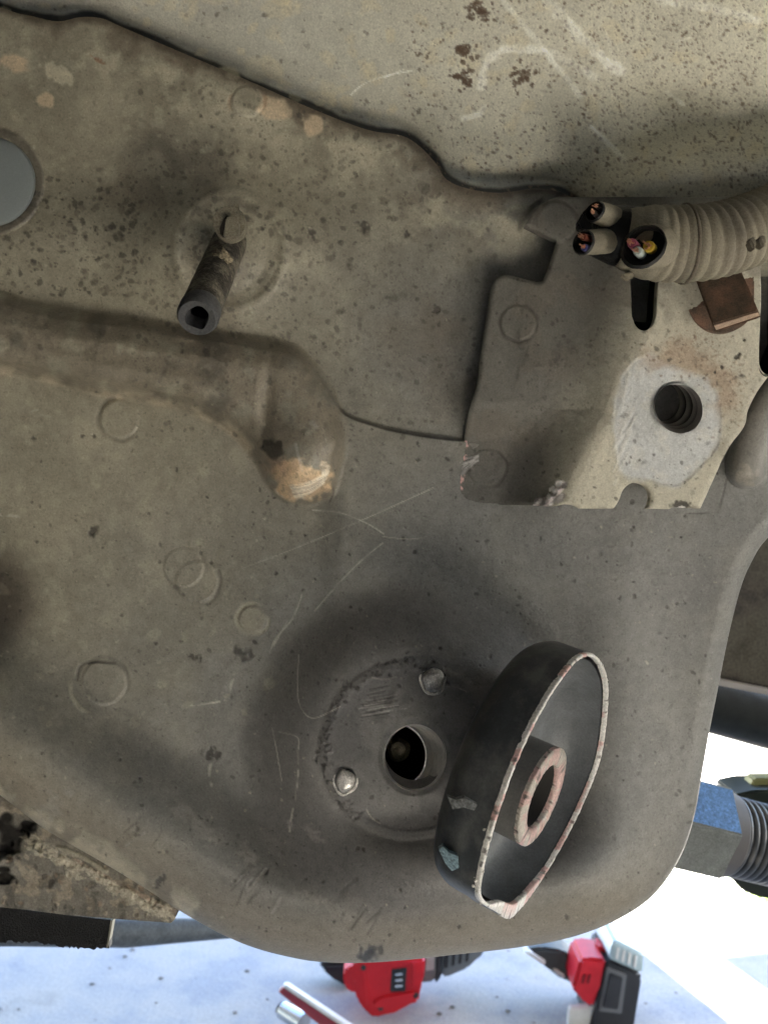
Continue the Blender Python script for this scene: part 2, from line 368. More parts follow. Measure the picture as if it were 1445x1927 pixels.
for u, v, r, asp, an in [(590, 800, 9, 1, 0), (405, 1250, 20, 1.4, .3), (430, 450+840, 9, 2.2, 2), (95, 1520, 22, 1.3, 1.6), (70, 1545, 18, 1.6, .3), (130, 1490, 9, 1.4, 1), (15, 1510, 20, 1.5, .6), (345, 1530, 18, 1.5, .4), (375, 1560, 16, 3, .75), (465, 1610, 15, 2.2, .9), (590, 1690, 10, 3.5, .4), (545, 1552, 9, 1.3, 1), (590, 1570, 10, 2.4, .7)]:
    F.spot(u, v, r, (.25, .24, .22), .4, asp, an, rough=1.4, hard=.9)
for j in range(26):   # rubbed streaks on the lower roll
    b = random.choice([(490, 1640), (520, 1680), (660, 1700), (700, 1715), (280, 1565)])
    u = random.gauss(b[0], 16); v = random.gauss(b[1], 14)
    F.line([(u, v), (u-random.uniform(12, 40), v+random.uniform(20, 45))], random.uniform(1.5, 5), random.choice([DARK, DARK, (.26, .25, .235)]), .45, -1, jit=.8)
SC_ = (.42, .40, .34)
for pts, wd, a in [([(455, 1070), (560, 1030), (690, 975), (815, 918)], 1.0, .8), ([(588, 960), (640, 965), (690, 985), (722, 1005)], 1.5, .8), ([(720, 1010), (770, 1015), (803, 1010)], 1.0, .6), ([(720, 1022), (680, 1055), (640, 1095), (592, 1150)], 1.1, .8),
        ([(568, 1120), (550, 1165), (520, 1200), (508, 1228)], 1.6, .7), ([(540, 1170), (515, 1215)], 1.5, .7), ([(562, 1232), (560, 1290), (565, 1330), (590, 1352), (640, 1330)], 1.0, .8), ([(512, 1370), (520, 1410), (530, 1470)], 1.1, .8), ([(525, 1378), (552, 1384), (562, 1392), (562, 1410)], 1.1, .8),
        ([(560, 1405), (560, 1470), (548, 1540), (545, 1565)], 2.2, .75), ([(360, 1328), (385, 1325), (413, 1321)], 2.4, .95), ([(440, 1270), (432, 1300), (424, 1318)], 3.5, .55), ([(398, 1430), (394, 1455), (398, 1478)], 4, .6), ([(75, 770), (58, 777), (105, 786)], 3, .5), ([(-5, 968), (20, 970), (38, 973)], 4, .8),
        ([(700, 1275), (722, 1279), (745, 1274)], 1.5, .8), ([(815, 1290), (855, 1293), (878, 1302)], 1.4, .4), ([(690, 1525), (700, 1540), (715, 1550)], 2, .5), ([(600, 790), (610, 815), (618, 850)], 2, .3)]:
    F.line(pts, wd, SC_, a, .5, dash=0 if wd < 2 else 12)
for i in range(22):   # black rubbed stripes left of the hole
    v = 1300+random.gauss(28, 14); u = 720+random.gauss(0, 12); L = random.uniform(18, 40)
    F.line([(u-L, v+4), (u+L*.6, v-4)], random.uniform(1, 2.2), random.choice([DARK, DARK, (.36, .35, .33)]), .7, -1)
F.line([(742, 1282), (738, 1305), (728, 1325)], 9, DARK, .65)
# worn tip of the ridge: bare ochre metal with black smear
wu, wv = U, V
tip = ss(1-np.sqrt(((U-562)/62)**2+((V-905)/44)**2)+1.3*(fbm(U, V, 30, 91, 5)-.5), -.05, .25)*ss(d_r, 1, 6)
F.mix(tip*.95, (.50, .375, .235))
F.mix(tip*.6*ss(fbm(U, V, 20, 93, 4), .5, .65), (.33, .235, .155)); F.mix(tip*.35*ss(fbm(U, V, 8, 94, 3), .6, .7), DARK); F.mix(tip*.8*ss(fbm(U, V, 22, 96, 3), .56, .68), (.58, .54, .46))
F.mix(.8*gauss(U, V, 522, 882, 22, 20)*ss(fbm(U, V, 18, 95, 3), .35, .6), (.40, .27, .19))
for i in range(26):
    t = random.random(); v = 900+26*t; F.line([(545+10*t, v+12), (580, v+6), (620-12*t, v-14)], random.uniform(.8, 2), random.choice([(.68, .62, .5), (.6, .55, .45), (.2, .15, .1)]), .75, .8)
F.spot(515, 845, 20, DARK*.7, .8, 1.2, 1.1, rough=1); F.line([(556, 835), (562, 860), (568, 885)], 4, WHITE, .55); F.line([(620, 910), (628, 925), (620, 945)], 2, DARK, .8)
# spot weld rings
for u, v, r, arc, dc_ in [(465, 190, 34, None, RUST), (225, 788, 41, (100, 330), GRIME), (345, 1068, 42, (-120, 90), GRIME), (195, 1285, 47, (-20, 130), DARK), (475, 1166, 30, None, PALE), (370, 1095, 44, (-60, 30), GRIME)]:
    F.ring(u, v, r, 4, dc_, .42, -1.3, arc)
    w_ = F.win(u-60, u+60, v-60, v+60); F.h[w_] += 2.2*(1-ss(np.hypot(F.U[w_]-u, F.V[w_]-v), r-9, r-2))
F.spot(475, 1166, 28, PALE*.75, .55, rough=.2); F.ring(190, 1290, 58, 4, PALE, .4, .8, (170, 300)); F.line([(145, 1280), (150, 1255), (175, 1245), (215, 1248)], 4, GRIME, .8, -3)
F.ring(432, 480, 103, 4, PALE*.9, .45, 1, (-40, 40)); F.ring(432, 476, 98, 12, GRIME, .6, 0, (40, 130))
# plug seat on the left
rp = np.hypot(U+18, (V-341)); F.mix(.7*(1-ss(np.abs(rp-92+8*(fbm(U, V, 20, 97, 3)-.5)*2), 5, 13)), GRIME*1.2); F.h[:] += 5*(1-ss(np.abs(rp-92), 4, 12))
F.mix(.6*(1-ss(dc, 20, 40)), (.12, .108, .09)); F.spot(1404, 895, 20, (.22, .20, .165), .6, rough=1)
F.line([(1368, 900), (1352, 958), (1345, 964), (1290, 966)], 1.6, DARK, .7, -1.2, sm=2)
F.line([(640, 768), (665, 788), (760, 815), (868, 829)], 3, DARK, .8)  # thin shadow along the overlap step painted as a dark line
F.line([(978, 432), (982, 416), (1000, 390), (1030, 371), (1064, 361)], 7, DARK*.6, .95)  # paints the bracket edge's shadow along the hooked gap
side = F.build('side_panel', M_panel, FR, skirt=.012)

def hz(u, v):
    """front height of the panel at a photo pixel, metres of depth"""
    j = min(max(int((v-F.v0)/F.st), 0), len(F.v)-1); i = min(max(int((u-F.u0)/F.st), 0), len(F.u)-1)
    return D-float(F.h[j, i])*PX

def rings_bm(rings, cap0=False, cap1=False, closed=True):
    bm = bmesh.new(); R = [[bm.verts.new(p) for p in r] for r in rings]; n = len(R[0])
    for a, b in zip(R, R[1:]):
        for i in range(n if closed else n-1): bm.faces.new((a[i], a[(i+1) % n], b[(i+1) % n], b[i]))
    if cap0: bm.faces.new(R[0][::-1])
    if cap1: bm.faces.new(R[-1])
    return bm
def ell(u, v, a, b, Y, n=40, rot=0, jit=0):
    c, s = math.cos(rot), math.sin(rot); out = []
    for i in range(n):
        t = 2*math.pi*i/n; j = 1+jit*math.sin(3*t+u)*.6+jit*math.sin(5*t+v)*.4
        x, y = a*j*math.cos(t), b*j*math.sin(t); out.append(P(u+x*c-y*s, v+x*s+y*c, Y))
    return out
def frame_of(d):
    d = Vector(d).normalized(); a = d.cross(Vector((0, 0, 1)))
    if a.length < .1: a = d.cross(Vector((1, 0, 0)))
    a.normalize(); return d, a, d.cross(a)
def sweep(path, rad, n=20, jit=0):
    """rings along a 3-D path, radius per point"""
    rings = []; m = len(path)
    d, a, b = frame_of(path[1]-path[0])
    for i in range(m):
        t = (path[min(i+1, m-1)]-path[max(i-1, 0)]).normalized()
        a = (a-t*a.dot(t)).normalized(); b = t.cross(a); r = rad[i] if hasattr(rad, '__len__') else rad
        rings.append([path[i]+(a*math.cos(2*math.pi*k/n)+b*math.sin(2*math.pi*k/n))*r*(1+jit*random.uniform(-1, 1)) for k in range(n)])
    return rings
def cyl(p0, p1, r0, r1=None, n=20): return rings_bm(sweep([Vector(p0), Vector(p1)], [r0, r1 or r0], n), True, True)
def ngon_prism(poly, Y, dy, bev=0, push=None):
    """front outline in photo pixels at depth Y, pushed back by dy metres"""
    bm = bmesh.new(); f = [bm.verts.new(P(u, v, Y)) for u, v in poly]
    b = [bm.verts.new(x.co+Vector(push if push else (0, dy, 0))) for x in f]; n = len(f)
    bm.faces.new(f); bm.faces.new(b[::-1])
    for i in range(n): bm.faces.new((f[i], b[i], b[(i+1) % n], f[(i+1) % n]))
    if bev: bmesh.ops.bevel(bm, geom=list(bm.edges), offset=bev, segments=2, affect='EDGES', clamp_overlap=True)
    return bm

# access plug (left edge)
Yp = hz(20, 341)-.001
pl = rings_bm([ell(-18, 341, r, r, y, 64) for r, y in ((86, Yp+.006), (85, Yp), (80, Yp-.0012), (70, Yp-.0016), (45, Yp-.0022), (10, Yp-.0024))], False, True)
obj('access_plug', pl, M_plug, FR)
# drain stub: tube from the panel towards the camera, hanging down
pa, pb = P(432, 455, hz(432, 455)+.002), P(373, 592, .262)
st = [pa.lerp(pb, t) for t in np.linspace(0, 1, 14)]
bm = rings_bm(sweep(st, [31*PX for t in np.linspace(0, 1, 14)], 32, .012))
dt = obj('drain_tube', bm, M_tube, FR)
d, a, b = frame_of(pb-pa)
def rr(c, r, n=32, j=.0): return [c+(a*math.cos(2*math.pi*i/n)*(1+j*math.sin(2*i*2*math.pi/n))+b*math.sin(2*math.pi*i/n)*(1+j*math.cos(3*i*2*math.pi/n)))*r for i in range(n)]
R0 = 31*PX
obj('rubber_mouth', rings_bm([rr(pb-d*.0042, R0*1.0), rr(pb-d*.003, R0*1.05), rr(pb+d*.0005, R0*1.05), rr(pb+d*.002, R0*.92), rr(pb+d*.0018, R0*.60, j=.12), rr(pb-d*.004, R0*.52, j=.14), rr(pb-d*.03, R0*.5, j=.1)], False, True), [M_rub], dt)
obj('tube_bore', rings_bm([rr(pb-d*.0035, R0*.515, j=.14), rr(pb-d*.028, R0*.48, j=.1)], False, True), M_black, dt)
sp = bmesh.new(); bmesh.ops.create_icosphere(sp, subdivisions=3, radius=1)
for x in sp.verts:
    q_ = Vector(x.co); x.co = P(418, 487, .2815)+Vector((q_.x*.0028, q_.y*.0015, q_.z*.0028))*(1+.25*math.sin(9*q_.x+7*q_.z))
obj('dirt_crust', sp, mat('crusty_dirt', (.34, .29, .2), .9, grain=.5, gs=1600, mott=.5, ms=900, bump=1, bd=.001), FR)
# round dusty clip over the top of the stub
Yc_ = .277
clip = obj('round_clip', ngon_prism([(431+31*math.cos(t), 418+32*math.sin(t)) for t in np.linspace(0, 2*math.pi, 36, endpoint=False)], Yc_, .005, .0006), M_clip, FR)
obj('clip_key', ngon_prism([(424, 408), (436, 404), (449, 416), (449, 440), (440, 444), (434, 442), (428, 446), (419, 443), (423, 425)], Yc_-.0022, .003, .0004), M_clip, clip)
obj('clip_slot', ngon_prism([(413, 428), (422, 408), (430, 404), (426, 424), (421, 446), (414, 440)], Yc_-.0006, .003, .0002), plain('clip_slot_dark', (.05, .042, .035), .8), clip)  # dark fill so the slot stands out beside the key
obj('clip_nib', ngon_prism([(438, 390), (440, 380), (446, 379), (449, 386), (447, 394)], Yc_+.0005, .003, .0004), M_clip, clip)
# weld studs next to the hole
for u, v, r in ((815, 1280, 21), (650, 1470, 20)):
    Y = hz(u, v)
    bm = rings_bm([ell(u, v, r*s, r*s*1.12, Y-q*PX, 30, .2, .07) for s, q in ((1.25, -2), (1.2, 1.0), (1.06, 1.2), (1.0, 0), (.98, 7), (.9, 11), (.72, 13.8), (.45, 15), (.2, 15.4))], False, True)
    obj('weld_stud', bm, M_stud, FR)
# sleeve inside the round hole
Yh = hz(700, 1425)+.0005
bm = rings_bm([ell(780, 1425, 60, 64, Yh-.0002, 60), ell(780, 1425, 57, 61, Yh+.001, 60), ell(779, 1425, 54, 59, Yh+.005, 60), ell(760, 1424, 54, 58, Yh+.016, 60), ell(744, 1423, 58, 60, Yh+.024, 60)])
slv = obj('pivot_sleeve', bm, M_sleeve, FR)
bm = rings_bm([ell(744, 1423, 58, 60, Yh+.0242, 48), ell(738, 1423, 62, 60, Yh+.034, 48), ell(738, 1423, 62, 60, Yh+.07, 48)], False, True)
obj('sleeve_cavity', bm, mat('cavity_paint', (.03, .03, .034), .5), slv)
bm = rings_bm([ell(750, 1411, r, r*1.05, Yh+y, 24, 0, .05) for r, y in ((22, .06), (21, .040), (15, .039), (15, .030), (13, .028), (6, .027))], False, True)
obj('pin_end', bm, mat('dusty_pin', (.5, .44, .32), .6, grain=.4, gs=1500, mott=.3, bump=.7), slv)

# ------------------------------------------------------------------ bracket with the threaded bore
B = Field(850, 1600, 370, 970, 2); bU, bV = B.U, B.V
bout = np.array(list(cr([(1048, 452), (1036, 492), (1022, 528)], 3))+list(cr([(1012, 531), (985, 524), (955, 517), (938, 521), (926, 537), (916, 600), (906, 660), (897, 725), (882, 775), (873, 825), (863, 885), (860, 920), (868, 940), (885, 948), (930, 950), (1000, 951), (1040, 953), (1062, 949), (1080, 951), (1092, 957)], 4))+[(1152, 957)]+list(cr([(1155, 956), (1164, 942), (1172, 922), (1186, 910), (1203, 909), (1218, 918), (1224, 934), (1222, 948), (1217, 957)], 4))+[(1258, 958), (1268, 954), (1300, 956), (1316, 957)]+list(cr([(1318, 956), (1345, 896), (1362, 858), (1378, 832), (1394, 812), (1403, 795), (1407, 772), (1424, 738), (1447, 706)], 4))+[(1700, 600), (1700, 330), (1062, 366), (1030, 376), (1005, 395), (988, 423), (1018, 438)], float)
d_b = B.cut(bout)
slot = cr([(1188, 500), (1188, 560), (1189, 592), (1197, 614), (1211, 622), (1226, 614), (1234, 594), (1236, 560), (1237, 500), (1212, 480)], 5, True); B.cut(slot, inside=False)
bore = [(1277+44*math.cos(a)*math.cos(-.5)-48*math.sin(a)*math.sin(-.5), 768+44*math.cos(a)*math.sin(-.5)+48*math.sin(a)*math.cos(-.5)) for a in np.linspace(0, 2*math.pi, 60, endpoint=False)]
B.cut(bore, inside=False)
slot2 = cr([(1436, 470), (1432, 560), (1428, 660), (1430, 690), (1440, 703), (1452, 700), (1462, 670), (1500, 560), (1500, 470)], 4, True); B.cut(slot2, inside=False)
# crease line from (1185,600) to (1025,950); left wall falls to the flange
def cu(v): return np.interp(v, [370, 600, 690, 800, 950], [1210, 1186, 1150, 1105, 1030])
def fu(v): return np.interp(v, [370, 560, 690, 770, 830, 950], [1060, 1010, 1000, 1040, 1010, 985])
c1 = cu(bV); f1 = fu(bV)
base = np.array([[0]], np.float32)
bh = 14+0*bU
bh = bh+96*ss(bU, f1-55, c1+52)
bh += .12*(V0-bV)                                   # follows the panel's lean
bh -= .10*np.clip(bU-c1-20, 0, 400)                 # main face falls to the right
bh += 44*(1-ss(bV, 750, 835))*(1-ss(bU, 980, 1120))  # flange steps down towards the bottom
bh -= .05*(bV-760)*ss(bU, c1, c1+60)
q = np.clip(1-d_b/9, 0, 1); bh -= 4*q*q
rb_ = np.hypot(bU-1277, bV-768); bh -= 2*(1-ss(rb_, 46, 56))
bh += 1.4*(fbm(bU, bV, 120, 103, 3)-.5)*2+.9*(fbm(bU, bV, 9, 104, 2)-.5)*2
B.h[:] = bh
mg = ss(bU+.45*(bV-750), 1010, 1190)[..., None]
BR_SHADED = np.array((.105, .101, .088)); BR_LIT = np.array((.33, .312, .25))  # shaded left tone and lit right tone of one bracket paint
B.col[:] = (BR_SHADED*(1-mg)+BR_LIT*mg)*(.85+.3*fbm(bU, bV, 90, 107, 4)[..., None])
B.mix(.5*ss(fbm(bU, bV, 60, 109, 4), .52, .68), GRIME*1.8)
B.mix(.6*ss(bV, 820, 880)*(1-ss(bU, 1000, 1060)), (.10, .097, .09))
bare = cr([(1176, 700), (1215, 668), (1270, 690), (1330, 712), (1352, 760), (1356, 810), (1345, 848), (1318, 878), (1288, 908), (1262, 914), (1225, 905), (1185, 898), (1166, 880), (1160, 840), (1156, 790), (1160, 740)], 4, True)
d_bare, _, _ = sdf(bare, bU, bV)
B.mix(.92*ss(d_bare+16*(fbm(bU, bV, 22, 111, 5)-.5), -9, 7), (.37, .38, .375)); B.h[:] -= 1.6*ss(d_bare, -2, 2)
B.mix(.5*ss(d_bare, 2, 6)*ss(fbm(bU, bV, 28, 113, 4), .55, .7), (.42, .41, .37))
ra = np.hypot(bU-1270, bV-765); an = np.degrees(np.arctan2(-(bV-765), bU-1270))
B.mix(.7*(1-ss(np.abs(ra-96+26*(fbm(bU, bV, 26, 115, 4)-.5)*2), 4, 34))*ss(an, -25, 10)*(1-ss(an, 110, 140)), (.27, .20, .14))
F_ = F; F = B
def cr_spot():
    a = math.radians(random.gauss(48, 34)); r = random.gauss(118, 20); return (1272+r*math.cos(a), 765-r*math.sin(a))
specks(330, cr_spot, 1.0, 3.2, (.15, .11, .08), .75, .6)
specks(140, cr_spot, 1.0, 3.0, (.36, .31, .24), .6, .6)
specks(500, lambda: (rnd(870, 1440), rnd(380, 950)), 1.2, 4.2, DARK, .7)
specks(60, lambda: (random.gauss(1090, 55), random.gauss(660, 20)), 2, 6, DARK*1.6, .45)
specks(70, lambda: (rnd(1160, 1420), rnd(640, 940)), 1.0, 3, GRIME, .5, -1)
for p_ in [(1385, 672, 6), (1391, 666, 4), (1358, 691, 4), (1345, 700, 3), (1400, 640, 3)]: B.spot(*p_, DARK, .9, dh=-2)
for u, v, r in ((975, 607, 36), (916, 880, 37), (1046, 418, 40)):
    w_ = B.win(u-60, u+60, v-60, v+60); B.h[w_] += 2.5*(1-ss(np.hypot(B.U[w_]-u, B.V[w_]-v), r-7, r))
    B.ring(u, v, r, 3, DARK, .55, -.8)
for i in range(14): B.line([(862+random.uniform(0, 6), 880+random.uniform(-15, 20)), (900, 862+random.uniform(-8, 8))], random.uniform(.8, 1.8), (.42, .41, .40), .6)
for u, v, r in ((876, 836, 6), (866, 900, 8), (872, 860, 6), (868, 918, 4)): B.spot(u, v, r, (.55, .36, .34), .9, 1, 0, rough=1)
for i in range(40):
    t = random.random(); u = 1010+55*t+random.gauss(0, 5); v = 950-42*t**1.5+random.gauss(0, 6)
    B.spot(u, v, random.uniform(3, 8), random.choice([(.62, .59, .57), (.5, .43, .41), (.7, .68, .66), (.25, .23, .22)]), .9, random.uniform(1, 2.5), -.7, dh=random.uniform(-2, 3))
for i in range(12): B.line([(1160+random.uniform(-10, 8), 780+i*12), (1182+random.uniform(-5, 15), 700+i*14)], random.uniform(2, 5), (.47, .46, .42), .5, .8)
B.spot(1280, 950, 9, DARK*.6, .9, 2.4, 0, dh=-3); B.spot(1283, 956, 4, WHITE, .9, 2)
F = F_
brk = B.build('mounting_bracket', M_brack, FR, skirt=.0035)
def bz(u, v):
    j = int((v-B.v0)/B.st); i = int((u-B.u0)/B.st); return D-float(B.h[j, i])*PX
def bring(s, Y, du=0, dv=0): return [P(1277+du+(x-1277)*s, 768+dv+(y-768)*s, Y) for x, y in bore]
Yb = bz(1277, 700)
R_ = [bring(1.0, Yb-.0002), bring(.99, Yb+.0025, -3, -2), bring(.90, Yb+.0032, -5, -3)]
for i in range(20):
    t = i/19; R_.append(bring((.86 if i % 4 in (1, 2) else .98)-.06*t, Yb+.004+.024*t, -6-56*t, -4-20*t))
def colored_rings(name, rings, fn, m, par):
    bm = rings_bm(rings); bmesh.ops.recalc_face_normals(bm, faces=bm.faces); me = bpy.data.meshes.new(name); bm.to_mesh(me); bm.free()
    at = me.color_attributes.new('paint', 'FLOAT_COLOR', 'POINT')
    for i, v in enumerate(me.vertices): at.data[i].color = (*fn(i, v.co), 1)
    return link(name, me, m, par)
M_threadc = mat('shaded_thread', attr=True, rough=.34, metal=.35, grain=.12, mott=.2, bump=.1, spec=.5)
nb_ = len(bore)
bor = colored_rings('threaded_bore', R_, lambda i, co: (.50, .47, .43) if i//nb_ < 3 or (i//nb_-3) % 4 in (1, 2) else (.035, .03, .028), M_threadc, brk)  # groove shade painted dark between bright crests
obj('bore_end', rings_bm([bring(.95, Yb+.0285, -63, -25), bring(.6, Yb+.038, -66, -26)], False, True), M_black, brk)
def box_back(poly, Y, dy, mats, name, par):   # blackened pocket behind a slot
    f = [P(u, v, Y) for u, v in poly]; b = [p+Vector((0, dy, 0)) for p in f]
    return obj(name, rings_bm([f, b], False, True), mats, par)
box_back([(1212+(u-1212)*1.02, 560+(v-560)*1.02) for u, v in slot], bz(1170, 580)+.0040, .012, M_black, 'slot_pocket', brk)
box_back([(1460+(u-1460)*1.04, 590+(v-590)*1.03) for u, v in slot2], bz(1420, 580)+.0040, .02, M_black, 'slot_pocket', brk)
# rusty bent tab in its half round washer
Yt = bz(1400, 620)
arc_ = [(1358+68*math.cos(t), 556+70*math.sin(t)) for t in np.linspace(math.radians(25), math.radians(200), 22)]+[(1300, 470), (1420, 470)]
tw = obj('tab_washer', ngon_prism(arc_, Yt-.0028, .0026, .0003), M_rust, brk)
box_back([(1293, 535), (1300, 572), (1326, 560), (1312, 505), (1297, 505)], Yt-.0029, .0028, M_black, 'washer_gap', tw)
bm = bmesh.new()
f = [bm.verts.new(P(u, v, Y)) for u, v, Y in ((1305, 515, Yt-.007), (1388, 495, Yt-.006), (1428, 587, Yt-.015), (1341, 614, Yt-.016))]
bk = [bm.verts.new(P(u, v, Y)) for u, v, Y in ((1305, 515, Yt-.003), (1388, 495, Yt-.003), (1431, 597, Yt-.009), (1346, 624, Yt-.009))]
bm.faces.new(f)
for i in (0, 1, 3): bm.faces.new((f[i], bk[i], bk[(i+1) % 4], f[(i+1) % 4]))
bm.faces.new(bk[::-1])
bmesh.ops.bevel(bm, geom=list(bm.edges), offset=.0006, segments=2, affect='EDGES')
tb = obj('bent_tab', bm, M_rust, brk)
bm = bmesh.new(); f = [bm.verts.new(P(u, v, Y)) for u, v, Y in ((1343, 612, Yt-.0163), (1426, 587, Yt-.0153), (1429, 594, Yt-.0115), (1347, 621, Yt-.0115))]
bk = [bm.verts.new(x.co+Vector((0, .001, .0010))) for x in f]; bm.faces.new(f); bm.faces.new(bk[::-1])
for i in range(4): bm.faces.new((f[i], bk[i], bk[(i+1) % 4], f[(i+1) % 4]))
obj('tab_lip', bm, M_rustlip, brk)

# ------------------------------------------------------------------ cut off bushing cup
N = Vector((.819, -.506, -.270)).normalized(); YC = .277
C0 = P(1022, 1480, YC)
def onp(u, v, off=0):
    r = P(u, v, 1.0)-Vector((0, 0, H)); r = Vector((r.x, r.y, r.z)); o = Vector((0, 0, H))
    t = ((C0+N*off)-o).dot(N)/r.dot(N); return o+r*t
rim_px = cr([(1085, 1240), (1112, 1230), (1135, 1255), (1144, 1310), (1131, 1420), (1102, 1500), (1062, 1582), (1012, 1666), (962, 1727), (934, 1716), (902, 1692), (906, 1640), (924, 1566), (955, 1472), (990, 1388), (1025, 1322), (1055, 1275)], 8, True)
rim = [onp(u, v) for u, v in rim_px]
cc = sum(rim, Vector())/len(rim)
def ring_at(scale, off, src=rim, c=cc): return [c+(p-c)*scale+N*off for p in src]
cup = thing('bushing_cup', None, None, cc); cup.parent = FR; cup.location = cc-FR.location
Ld = .040
outer = [ring_at(1, 0)]+[ring_at(1, -t) for t in (.003, .006, .009)]+[ring_at(1-.24*(1-math.cos(a)), -.009-.009*math.sin(a)) for a in np.linspace(.2, 1.5, 9)]+[ring_at(.5, -.0182)]
obj('outer_shell', rings_bm(outer, False, True), M_gun, cup)
inn = [ring_at(.945, -.0012), ring_at(.94, -.005), ring_at(.93, -.009), ring_at(.87, -.014), ring_at(.76, -.0163), ring_at(.4, -.0165), ring_at(.2, -.0165)]
obj('shell_bore', rings_bm(inn, False, True), M_gunin, cup)
from mathutils import noise as mn
def cut_rim(src, sc_in, thick, rough, low=.0):
    p = [Vector(x) for x in src]; n = len(p); dense = []
    for i in range(n):
        for j in range(4): dense.append(p[i].lerp(p[(i+1) % n], j/4))
    c = sum(dense, Vector())/len(dense); rings = []
    spec = ((1.001, -.0012), (1.004, -.0002), (1.0, .0002), ((1+sc_in)/2, .0004), (sc_in+.004, .0002), (sc_in, -.0012))
    for s, o in spec:
        r = []
        for x in dense:
            q_ = (x-c); wn = mn.noise(x*420)*.7+mn.noise(x*1100)*.4+max(0, mn.noise(x*700)-.35)*3
            bot = max(0, min(1, (-(q_.z)/q_.length-.80)*6))*low
            ss_ = s-(bot*.09 if s < 1 else 0)*(1-abs(o)*100)
            r.append(c+q_*(ss_+rough*wn*(1 if s > .99 else .6))+N*(o+rough*.04*mn.noise(x*900+Vector((s*9, 0, 0)))))
        rings.append(r)
    return rings
def cutcol(i, co):
    a = mn.noise(co*150+Vector((3, 1, 7))); b = mn.noise(co*520)
    if b > .48: return (.16, .14, .13)
    if a > .22: return (.66, .45, .42)
    t = .5+.5*b
    return (.66+.16*t, .64+.16*t, .60+.16*t)
colored_rings('cut_edge', cut_rim(rim, .974, .002, .0045, 1.0), cutcol, M_cut, cup)
sl_c = onp(1021, 1500)
d_, a_, b_ = frame_of(N)
def circ(r, off, n=48): return [sl_c+(a_*math.cos(2*math.pi*i/n)+b_*math.sin(2*math.pi*i/n))*r+N*off for i in range(n)]
rso, rsi = .0146, .0096
isl = obj('inner_sleeve', rings_bm([circ(rso*1.0, -.0166), circ(rso, -.009), circ(rso, -.0012)]), mat('sleeve_paint', (.15, .148, .14), .45, grain=.12, gs=1600, mott=.2, ms=150, bump=.2), cup)
obj('sleeve_bore', rings_bm([circ(rsi*.99, -.0012), circ(rsi*.97, -.010), circ(rsi*.97, -.0162)], False, True), plain('sleeve_bore_paint', (.07, .068, .065), .4), isl)
colored_rings('sleeve_cut_edge', cut_rim(circ(rso, 0, 72), rsi/rso, .002, .003), lambda i, co: ((.58, .40, .365) if mn.noise(co*260) > 0 else (.5, .46, .4)) if mn.noise(co*900) < .38 else (.13, .11, .1), M_cut, isl)
# burrs along the cut
bm = bmesh.new()
for i in range(34):
    j = random.randrange(len(rim)); x = Vector(rim[j]); 
    if (x-cc).dot(Vector((-.3, -1, -.2))) < .004 and random.random() < .75: continue
    o = bmesh.ops.create_icosphere(bm, subdivisions=1, radius=random.uniform(.00015, .0005))
    t = cc+(x-cc)*random.uniform(.995, 1.03)+N*random.uniform(-.002, .001)
    for v in o['verts']: v.co = t+v.co*random.uniform(.7, 1.4)
tag(obj('metal_burrs', bm, plain('burr', (.6, .57, .52), .5), cup), kind='stuff')
# pressed square and scuffs on the outside, as thin chips of bare paint
def chip(name, uvs, m, par, lift=.0006, Yg=None):
    bm = bmesh.new(); pts = []
    for u, v in uvs:
        o = Vector((0, 0, H)); r = (P(u, v, 1)-o)
        # nearest point on the shell along the ray: cylinder approx about axis N through cc
        best = None
        for Y in np.linspace(.22, .33, 221):
            p = o+r*Y; q_ = p-cc; ax = q_.dot(N); rad = (q_-N*ax).length
            if rad < .0395*1.0 and -.040 < ax < .002: best = o+r*(Y-lift); break
        pts.append(best or P(u, v, Yg or .28))
    f = [bm.verts.new(p) for p in pts]; b = [bm.verts.new(p.co+Vector((0, .0025, 0))) for p in f]; n = len(f)
    bm.faces.new(f); bm.faces.new(b[::-1])
    for i in range(n): bm.faces.new((f[i], b[i], b[(i+1) % n], f[(i+1) % n]))
    return obj(name, bm, m, par)

M_scuff = mat('scuffed_bare', (.24, .25, .25), .5, grain=.5, gs=1500, mott=.5, ms=700)
chip('bare_patch', [(826, 1600), (834, 1594), (846, 1606), (862, 1612), (864, 1634), (850, 1640), (838, 1626)], mat('pale_blue_scrape', (.24, .34, .38), .4, grain=.5, gs=1500, mott=.4, ms=900, bump=.8, bd=.001), cup, .0004)
chip('scuff', [(842, 1500), (858, 1506), (874, 1502), (898, 1516), (892, 1526), (872, 1520), (852, 1524)], M_scuff, cup, .0003)
# ------------------------------------------------------------------ wiring loom
LM = thing('wiring_loom', 'thick dusty corrugated cable loom with its wires cut off, lying above the bracket', 'cable', P(1300, 457, .275))
path = [P(u, v, Y) for u, v, Y in cr3] if False else None
cp = cr([(1172, 446, 272), (1215, 455, 272), (1270, 459, 273), (1330, 455, 274), (1390, 440, 276), (1450, 415, 279), (1540, 372, 285), (1640, 320, 290)], 26)
path = [P(x[0], x[1], x[2]/1000) for x in cp]; rad = []
rl = 66*K*.274
s_ = 0
for i, p in enumerate(path):
    if i: s_ += (path[i]-path[i-1]).length
    ph = s_/.0030*2*math.pi
    env = 1 if p.x > P(1240, 0, .27).x else .35
    tw_ = min(1, .80+.20*min(1, i/26))
    rad.append(rl*tw_*(1+.034*env*(abs(math.sin(ph/2))*2-1))*(1.0+.05*math.sin(s_*70)))
rg = sweep(path, rad, 40, .002)
hl = obj('corrugated_sleeve', rings_bm(rg), M_loom, LM)
obj('sleeve_inside', rings_bm([sweep(path, [r*.93 for r in rad], 40)[0], sweep(path, [r*.9 for r in rad], 40)[20]], False, True), M_loomblk, hl)
tw2 = [P(1112, 432, .274), P(1130, 436, .275), P(1160, 442, .276), P(1200, 450, .276)]
